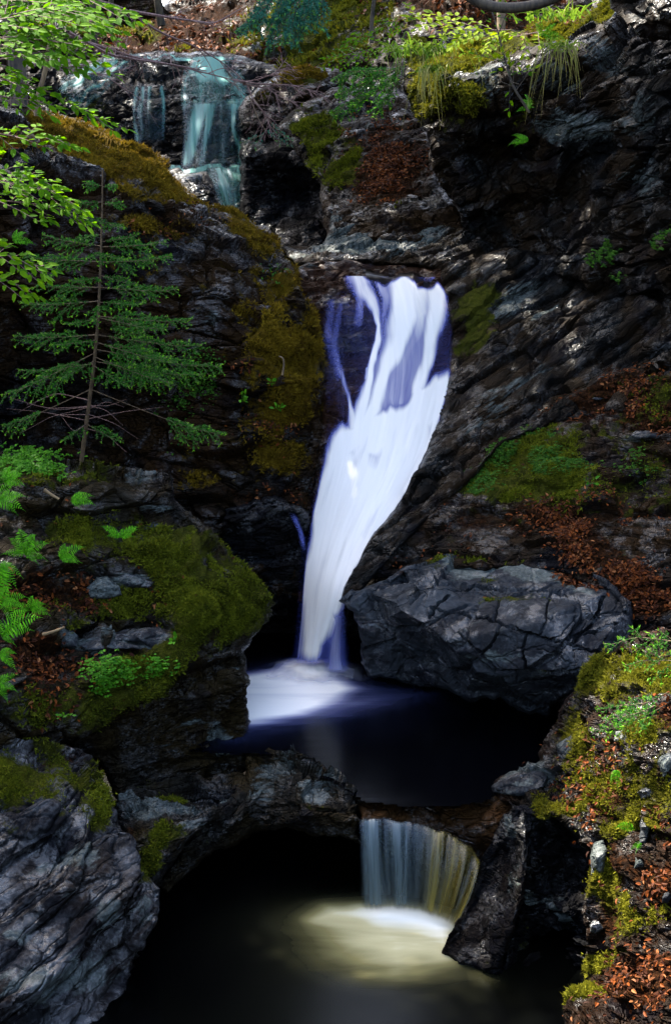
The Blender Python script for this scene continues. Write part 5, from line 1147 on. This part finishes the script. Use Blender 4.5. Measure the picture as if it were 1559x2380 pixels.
spruce_bough('bright tipped spruce sprig above the pale stones of the sunlit bank', [[(1550, 1610, 8.7), (1500, 1635, 8.8), (1440, 1640, 8.9), (1385, 1650, 9)], [(1545, 1640, 8.7), (1490, 1668, 8.8), (1440, 1690, 8.9), (1370, 1700, 9.0)], [(1520, 1640, 8.7), (1490, 1655, 8.7), (1440, 1668, 8.8), (1400, 1672, 8.9)]], M_needle, .22, .022, 'spruce_sprig', sp=.006, ntw=10, r=.004, hang=.1, newgrowth=.55, group='spruce sprigs on the sunlit bank')

# ------------------------------------------------------------------ bare dead branches across the upper falls
def bare(label, paths, nsub=10, sl=60, r=.017):
    root = empty('dead_branch', P(*paths[0][0]), label, 'branch', 'bare dead branches in front of the upper falls')
    acc = Acc()
    for pp in paths:
        path = curve(P([p[0] for p in pp], [p[1] for p in pp], [p[2] for p in pp]), 26)
        add_tube(acc, path, r, r * .3, 5)
        for k in range(nsub):
            i = int(rng.uniform(.25, .97) * 25); px = np.interp(i / 25, np.linspace(0, 1, len(pp)), [p[0] for p in pp]); 
            tg = unit(path[min(i + 1, 25)] - path[i - 1])
            d = unit(tg * rng.uniform(.5, 1) + rng.normal(0, .5, 3) * np.array([1, .5, 1]))
            l = sl * pp[0][2] / FP * rng.uniform(.4, 1.2)
            tw = curve([path[i], path[i] + d * l * .5, path[i] + d * l - UP * l * .2], 7)
            add_tube(acc, tw, r * .35, r * .12, 4)
            for q in range(3):
                d2 = unit(d + rng.normal(0, .6, 3)); b = rng.integers(2, 6)
                add_tube(acc, curve([tw[b], tw[b] + d2 * l * .4], 3), r * .2, r * .1, 3)
    acc.build('twigs', M_twig, root)
bare('long bare branch sweeping from the top left down past the teal falls', [[(100, 60, 13.5), (180, 90, 13.8), (300, 130, 14.2), (420, 155, 14.8), (520, 180, 15.2), (575, 195, 15.4)], [(160, 75, 13.6), (260, 130, 14), (400, 150, 14.6), (480, 165, 15)]], 12, 70)
bare('bare branch slanting from the pale gap to the fan of dead twigs', [[(190, -10, 14), (290, 20, 14.4), (370, 75, 14.8), (460, 110, 15.2), (540, 160, 15.4), (570, 192, 15.4)], [(300, 25, 14.4), (420, 45, 14.6), (500, 55, 15), (560, 20, 15.2)]], 10, 70)
bare('fan of reddish dead twigs spread right over the mossy boulder', [[(545, 185, 15.4), (600, 195, 15.3), (680, 198, 15.2), (740, 215, 15.1), (765, 240, 15.1)], [(560, 192, 15.4), (600, 185, 15.3), (640, 170, 15.2), (668, 134, 15.2)], [(565, 195, 15.4), (620, 205, 15.3), (660, 230, 15.2), (690, 240, 15.2)], [(575, 198, 15.4), (590, 235, 15.3), (620, 270, 15.3), (630, 300, 15.3)]], 20, 46, .010)
bare('low bare branch drooping over the left teal cascade', [[(90, 120, 13.4), (180, 150, 13.6), (260, 185, 13.8), (340, 240, 14)], [(80, 150, 13.4), (160, 165, 13.6), (240, 175, 13.8), (320, 150, 14.2)]], 9, 60, .008)

# ------------------------------------------------------------------ ferns
def frond(root, base, d, L, side_n, arch=.25, npair=13, mat=None, wid=.21):
    t = np.linspace(0, 1, 22)[:, None]
    path = base + d * L * t + UP * arch * L * (1.6 * t - 1.9 * t * t)
    acc = Acc(); add_tube(acc, path, .0022, .0008, 4, .2)
    for k in range(npair):
        u = .1 + .89 * k / npair; j = u * 21; a = int(j); f = j - a
        p = path[a] * (1 - f) + path[min(a + 1, 21)] * f; tg = unit(path[min(a + 1, 21)] - path[a])
        pl = L * wid * (math.sin(math.pi * min(1, (u + .12)) ** .8) ** .9 * .95 + .05)
        for s in (-1, 1):
            sd = unit(np.cross(side_n, tg)) * s
            pd = unit(sd + tg * .4 + rng.normal(0, .06, 3))
            add_leaves(acc, p, pd, unit(side_n + rng.normal(0, .2, 3)), pl, L * .03, .15, .25, tint=np.clip(rng.normal(.5, .3), 0, 1))
    acc.build('frond', mat or M_fern, root)
def fern(label, x, y, Y, fr, L, group='ferns on the rocks', mat=None):
    """fr: list of (dx, dy) picture directions of the fronds"""
    b = P(x, y, Y)
    root = empty('fern', b, label, 'fern', group)
    fr = list(fr) + [(dx * rng.uniform(.6, .9) + rng.normal(0, 14), dy * rng.uniform(.6, .9) + rng.normal(0, 14)) for dx, dy in fr for _ in (0,) if len(fr) > 1]
    for (dx, dy) in fr:
        l = math.hypot(dx, dy)
        d = unit(np.array([dx, 0, -dy]) / max(l, 1e-6) + np.array([0, rng.uniform(-.55, -.1), 0]))
        frond(root, b, d, L * l, unit(np.array([0, -.8, .55]) + rng.normal(0, .12, 3)), mat=mat)
px = 10 / FP
fern('fern with three fronds at the left edge above the terrace moss', -10, 1165, 11.1, [(90, -20), (100, 12), (60, -60)], px)
fern('small fern hanging from the terrace edge under the spruce stem', 165, 1165, 11.4, [(45, -32), (65, -20), (30, 18), (75, 2)], px * 1.05)
fern('broad fern with upright fronds at the left of the terrace', 60, 1290, 10.9, [(-5, -100), (45, -80), (70, -42), (-65, -6), (60, 10), (-40, -60)], px)
fern('fern with two spread fronds left of the tiny waterfall of roots', 140, 1300, 10.95, [(20, -52), (72, -44), (62, 4), (50, -15)], px)
fern('feathery fern on the terrace directly above the pale stone', 280, 1250, 11.3, [(-52, -40), (-40, -8), (58, -34), (45, -10), (10, -32)], px)
fern('tall drooping fern running down the left edge', 0, 1310, 10.4, [(45, 60), (20, 110), (-10, 150), (60, 30)], px * 1.05)
fern('low fern by the orange leaves at the left edge', 5, 1480, 10.2, [(120, -76), (60, -40), (40, 20), (-10, -60), (90, -30)], px)
fern('fern in the lower left corner of the terrace under the fallen leaves', 0, 1520, 10, [(55, -10), (30, 30), (60, 40)], px * .9)
fern('dim little fern on the dark cliff left of the spruce stem', 30, 560, 12.6, [(50, -30), (55, 10), (25, -40)], px)
fern('green fern drooping down the middle of the sunlit bank', 1432, 1790, 8.75, [(10, 30), (2, 55), (-20, 40)], px * .75)
fern('single bright fern frond reaching left on the sunlit bank', 1474, 1928, 8.4, [(-66, -26)], px * .8)
fern('tiny fern beside the pale stone on the sunlit bank', 1490, 1960, 8.3, [(-40, 15), (-25, 28)], px * .7)
fern('fern with short fronds among the brown leaves above the sorrel patch', 70, 1420, 10.5, [(50, -30), (-40, -30), (20, -60), (60, 5)], px)
fern('fern hanging over the leaf litter at the left edge of the terrace', 5, 1400, 10.3, [(70, -20), (60, 25), (40, 60), (30, -60)], px)
fern('ragged fern at the left edge beneath the orange leaves', -5, 1590, 9.9, [(55, -30), (60, 10), (35, 45)], px)
fern('fern at the left end of the sorrel carpet under the beech sprays', 10, 1120, 11.6, [(60, -30), (70, 5), (30, -55)], px)
fern('small fern on the face of the overhanging cliff', 1235, 250, 16.0, [(-40, 10), (-30, -20)], 16 / FP)
fern('small pale fern hanging in the dark under the cliff lichen', 1228, 325, 15.5, [(-40, -12), (-36, 14)], 16 / FP)
fern('upright fern lit by the sun on top of the overhanging cliff', 1260, 88, 16.6, [(-10, -40), (30, -34), (40, -10)], 17 / FP)

# ------------------------------------------------------------------ ground cover, grass, small plants
def cover(key, blob, n, label, size, mat, name, cat, up=.05, tilt=(0, -.5, .8)):
    m = MASS[key]
    w = blobs(m['x'], m['y'], blob); w = np.clip(w * 1.3 - .3, 0, 1) * smooth(-.3, .2, fbm(m['V'] / .2, 3, 17))
    pos, N, i = pick(key, w, n)
    pos = pos + N * rng.uniform(0, up, (n, 1)) + UP * rng.uniform(0, up, (n, 1))
    acc = Acc()
    for k in range(3):
        a = rng.uniform(0, 6.28, n)
        nn = unit(np.array(tilt) + rng.normal(0, .35, (n, 3)))
        e1 = unit(np.cross(nn, np.array([1, .2, 0]))); e2 = np.cross(nn, e1)
        a = a * 0 + rng.uniform(0, 6.28) + k * 2.1
        d = e1 * np.cos(a)[:, None] + e2 * np.sin(a)[:, None]
        L = size * rng.uniform(.6, 1.2, n)
        add_leaves(acc, pos, d, nn, L, L * .85, .1, .1, tint=np.clip(rng.normal(.5, .3, n), 0, 1))
    tag(acc.build(name, mat), label, cat, None, 'stuff')
cover('terrace_rock', [(230, 1565, 50, 34, 1, 10), (300, 1560, 80, 30, 1, -5), (240, 1600, 30, 24, .9), (350, 1555, 60, 18, .9)], 800, 'bright green wood sorrel patch under the pale slab of the terrace', .024, M_clover, 'ground_cover', 'ground cover')
cover('terrace_rock', [(60, 1080, 80, 34, 1), (110, 1100, 60, 30, .9), (20, 1130, 40, 30, .9), (160, 1080, 50, 16, .6)], 900, 'bright green sorrel carpet in front of the spruce foot', .028, M_clover, 'ground_cover', 'ground cover')
cover('leaf_strewn_bank', [(1190, 1040, 70, 40, 1), (1240, 1060, 100, 50, .9), (1110, 1120, 60, 40, .8), (1480, 1080, 60, 50, .5), (1330, 1090, 80, 40, .6)], 3200, 'dark green creeping plants on the mossy hump of the right bank', .018, M_cress, 'ground_cover', 'ground cover', .03)
cover('mossy_cliff', [(470, 860, 60, 60, 1), (450, 920, 50, 50, .7), (640, 640, 40, 40, .6), (400, 960, 60, 40, .6), (430, 1060, 30, 24, .7)], 900, 'small green leaves creeping on the damp left cliff', .024, M_cress, 'ground_cover', 'ground cover', .03)
cover('overhanging_cliff', [(1410, 590, 20, 30, 1), (1530, 560, 30, 40, .5), (1440, 650, 30, 20, .5)], 260, 'green plants growing in the shade of the right cliff', .03, M_cress, 'ground_cover', 'ground cover', .03)

def sprout(label, x, y, Y, n, size, spread, mat=None):
    b = P(x, y, Y)
    root = empty('seedling', b, label, 'plant', 'small green plants on the rocks')
    st = Acc(); lv = Acc()
    for k in range(n):
        d = unit(np.array([rng.normal(0, .8), -.5, rng.uniform(.1, 1.1)])); l = spread * rng.uniform(.4, 1)
        pth = curve([b, b + d * l * .6 + UP * l * .2, b + d * l], 6)
        add_tube(st, pth, .002, .001, 4)
        s = size * rng.uniform(.7, 1.2)
        add_leaves(lv, pth[-1], d + rng.normal(0, .3, 3), unit(np.array([0, -.6, .7]) + rng.normal(0, .3, 3)), s, s * .6)
        add_leaves(lv, pth[3], d + rng.normal(0, .7, 3), unit(np.array([0, -.6, .7]) + rng.normal(0, .3, 3)), s * .8, s * .5)
    st.build('stem', M_clover, root); lv.build('leaves', mat or M_clover, root)
sprout('pale green seedling on the dark cliff left of the white fall', 563, 935, 14.0, 7, .06, .12)
sprout('tiny seedling on the mossy cliff beside the upright pale twig', 638, 893, 14.4, 4, .06, .1)
sprout('tiny seedling low on the mossy cliff near the white fall', 650, 955, 14.4, 5, .055, .1)
sprout('green seedling below the sorrel patch on the terrace corner', 152, 1665, 10.0, 6, .04, .09)
sprout('single seedling at the right tip of the pale slab', 410, 1492, 10.9, 3, .05, .06)
sprout('bright seedling in the dark right of the mossy hump', 1370, 1125, 12.7, 4, .06, .09)
sprout('lone leafy twig in front of the overhanging cliff face', 1190, 175, 15.9, 7, .1, .3, M_beech_lit)
sprout('pair of bright leaves at the middle of the cliff face', 1145, 105, 16.1, 4, .1, .3, M_beech_lit)
sprout('bright leaves low on the thin shrub against the cliff face', 1170, 150, 16, 6, .09, .25, M_beech_lit)

def grass(label, x, y, Y, n, L, sp, lean=(0, -.3), droop=.9, dry=.3):
    b = P(x, y, Y)
    acc = Acc()
    for k in range(n):
        p0 = b + np.array([rng.normal(0, sp), rng.normal(0, sp * .4), rng.normal(0, sp * .15)])
        d = unit(np.array([rng.normal(lean[0], .5), rng.normal(lean[1], .3), rng.uniform(.5, 1.2)])); l = L * rng.uniform(.5, 1.1)
        t = np.linspace(0, 1, 8)[:, None]
        pth = p0 + d * l * t - UP * droop * l * t * t * rng.uniform(.5, 1.5)
        s = unit(np.cross(d, np.array([0, 1, 0]))); w = .006 * Y / 12 * (1 - t ** 1.5) + .0006
        V = np.concatenate([pth - s * w, pth + s * w]); i = np.arange(7)
        acc.add(V, None, np.stack([i, i + 8, i + 9, i + 1], -1), rng.random(), np.tile(t[:, 0] * (rng.random() < dry), 2))
    tag(acc.build('grass_tuft', M_grass, None), label, 'grass tuft', 'grass tufts on the cliff tops')
grass('long grass tuft hanging over the left corner of the overhanging cliff', 985, 120, 17.0, 110, .55, .22, (.05, -.5), 1.1, .5)
grass('straw coloured grass tuft drooping at the notch of the overhanging cliff', 1000, 165, 16.8, 40, .45, .08, (0, -.5), 1.6, 1)
grass('sunlit green grass tuft behind the moss at the top right', 1290, 45, 16.8, 60, .5, .16, (0, -.2), .7, .3)
grass('dry brown grass tuft hanging below the sunlit cliff top', 1300, 110, 16.0, 50, .5, .1, (0, -.4), 1.8, 1)

def shrub(label, pp, r, nsub, leafn):
    root = empty('thin_shrub', P(*pp[0]), label, 'shrub')
    path = curve(P([p[0] for p in pp], [p[1] for p in pp], [p[2] for p in pp]), 24)
    acc = Acc(); add_tube(acc, path, r, r * .35, 5); lv = Acc()
    for k in range(nsub):
        i = rng.integers(5, 23); d = unit(np.array([rng.normal(0, 1), rng.normal(-.2, .3), rng.normal(.4, .6)])); l = rng.uniform(.15, .4)
        tw = curve([path[i], path[i] + d * l], 5); add_tube(acc, tw, r * .3, r * .12, 4)
        if k < leafn: spray_leaves(lv, tw, .075, 1, 4)
    acc.build('stem', M_trunk, root); lv.build('leaves', M_beech, root)
shrub('thin dark shrub with few leaves in front of the overhanging cliff', [(1230, 262, 15.9), (1190, 200, 15.9), (1165, 110, 16), (1150, 50, 16.1), (1140, 20, 16.2)], .016, 16, 7)
def stick(label, pp, r, mat=M_twig):
    acc = Acc(); add_tube(acc, curve(P([p[0] for p in pp], [p[1] for p in pp], [p[2] for p in pp]), 10), r, r * .6, 6)
    tag(acc.build('stick', mat, None, True), label, 'stick', 'fallen sticks')
stick('pale broken twig standing on the mossy cliff beside the white fall', [(656, 872, 14.3), (660, 850, 14.3), (659, 832, 14.3), (648, 828, 14.3)], .012, M_trunk_pale)
stick('short fallen stick on the terrace below the sorrel carpet', [(103, 1138, 11.2), (120, 1150, 11.2), (138, 1160, 11.2)], .016, M_trunk_pale)
stick('grey stick lying left of the pale terrace slab', [(100, 1475, 10.6), (125, 1468, 10.6), (150, 1458, 10.7)], .014, M_trunk_pale)

# ------------------------------------------------------------------ loose stones
def stone(label, pts, key, dz=.08, mat=None, pale=.35, seed=1, name='stone', thick=.25, group=None, moss=()):
    pts = np.array(pts, float); c = pts.mean(0)
    Yc = surf(key, *c)[0][1]
    r = np.hypot(*(pts - c).T).mean()
    ctrl = [(c[0], c[1] + r * .15, Yc - dz - .06)] + [(p[0], p[1], np.clip(surf(key, *p)[0][1], Yc - .3, Yc + .3) * .5 + Yc * .5 - dz * .6 + .05 * (c[1] - p[1]) / r) for p in pts]
    mass(name, label, 'stone', [tuple(p) for p in pts], ctrl, mat or M_blue, step=3, edge=(max(5, r * .35), .06), back=thick, blocks=[(.2, .1, .03, .012), (.09, .04, .012, .005)], lumps=[(.2, .02), (.05, .006)],
         pale=[(c[0], c[1], r * 2, r * 2, pale)], moss=moss, rough=1.2, seed=seed, key='stone%d' % seed, group=group)
stone('pale grey tilted stone on the terrace under the feathery fern', [(200, 1368), (225, 1342), (250, 1338), (278, 1362), (284, 1382), (245, 1392), (210, 1390)], 'terrace_rock', seed=201, pale=.75)
stone('pale jagged stone just right of the tilted terrace stone', [(273, 1340), (290, 1330), (330, 1342), (360, 1352), (352, 1368), (300, 1366), (276, 1356)], 'terrace_rock', seed=202)
stone('flat pale slab lying right on the leaf covered terrace shelf', [(230, 1478), (300, 1462), (370, 1456), (400, 1475), (398, 1492), (350, 1505), (320, 1492), (270, 1490)], 'terrace_rock', seed=203, name='slab_stone')
stone('flat pale slab lying left on the leaf covered terrace shelf', [(185, 1500), (230, 1482), (280, 1490), (320, 1500), (335, 1510), (250, 1508), (200, 1512)], 'terrace_rock', seed=204, name='slab_stone')
stone('dull brown stone left of the flat pale slabs', [(105, 1482), (130, 1466), (165, 1458), (182, 1478), (180, 1505), (140, 1502)], 'terrace_rock', seed=205, pale=.55)
stone('white speckled stone half buried in the leafy right bank', [(1460, 1012), (1480, 1000), (1520, 1004), (1548, 1012), (1530, 1020), (1480, 1022)], 'leaf_strewn_bank', seed=206)
stone('thin pale stone sliver in the upper part of the right bank', [(1362, 925), (1385, 922), (1410, 928), (1385, 932)], 'leaf_strewn_bank', seed=207)
BK = 'sunlit_bank'
stone('blue grey pale block at the pool edge of the sunlit bank', [(1292, 1730), (1320, 1712), (1365, 1690), (1372, 1710), (1350, 1740), (1310, 1768), (1296, 1760)], BK, seed=208)
stone('rounded pale nose of stone jutting over the black pool', [(1140, 1828), (1160, 1812), (1210, 1795), (1255, 1785), (1275, 1800), (1262, 1830), (1230, 1850), (1180, 1848), (1145, 1842)], BK, seed=209, pale=.35)
stone('white bone shaped stone standing in the middle of the sunlit bank', [(1490, 1900), (1510, 1880), (1522, 1890), (1508, 1930), (1500, 1960), (1484, 1962), (1488, 1930)], BK, seed=210, pale=.35)
stone('pale stone below the drooping fern of the sunlit bank', [(1480, 1842), (1500, 1828), (1525, 1838), (1515, 1855), (1490, 1858)], BK, seed=211, pale=.35)
stone('upright blue grey stone among orange leaves on the sunlit bank', [(1378, 1960), (1400, 1950), (1410, 1975), (1402, 2030), (1372, 2034), (1370, 1990)], BK, seed=212, pale=.8)
stone('small white stone beneath the upright blue grey one', [(1372, 2145), (1390, 2140), (1402, 2158), (1385, 2172), (1370, 2165)], BK, seed=213, pale=.35)
stone('dark square stone between the leaves of the sunlit bank', [(1470, 1985), (1495, 1980), (1498, 2015), (1472, 2020)], BK, seed=214, pale=.5)
stone('white chip of stone on the brown leaves near the lower right edge', [(1540, 2080), (1555, 2068), (1562, 2085), (1550, 2100), (1536, 2098)], BK, seed=215, pale=.35)
stone('broad pale stone behind the bright spruce sprig', [(1430, 1700), (1470, 1690), (1480, 1712), (1450, 1728), (1425, 1722)], BK, seed=216, pale=.9)
stone('long pale stone at the right edge of the sunlit bank', [(1525, 1770), (1545, 1745), (1575, 1740), (1560, 1790), (1540, 1810)], BK, seed=217, pale=.8)
stone('stacked grey slab on the wall beneath the sunlit bank', [(1265, 2098), (1290, 2088), (1340, 2098), (1345, 2112), (1300, 2118), (1270, 2112)], 'cleft_rock', seed=218, pale=.75, name='slab_stone')
stone('rounded wet slab under the stacked grey slab', [(1258, 2130), (1290, 2118), (1340, 2128), (1338, 2142), (1290, 2146), (1262, 2142)], 'cleft_rock', seed=219, pale=.7, name='slab_stone')
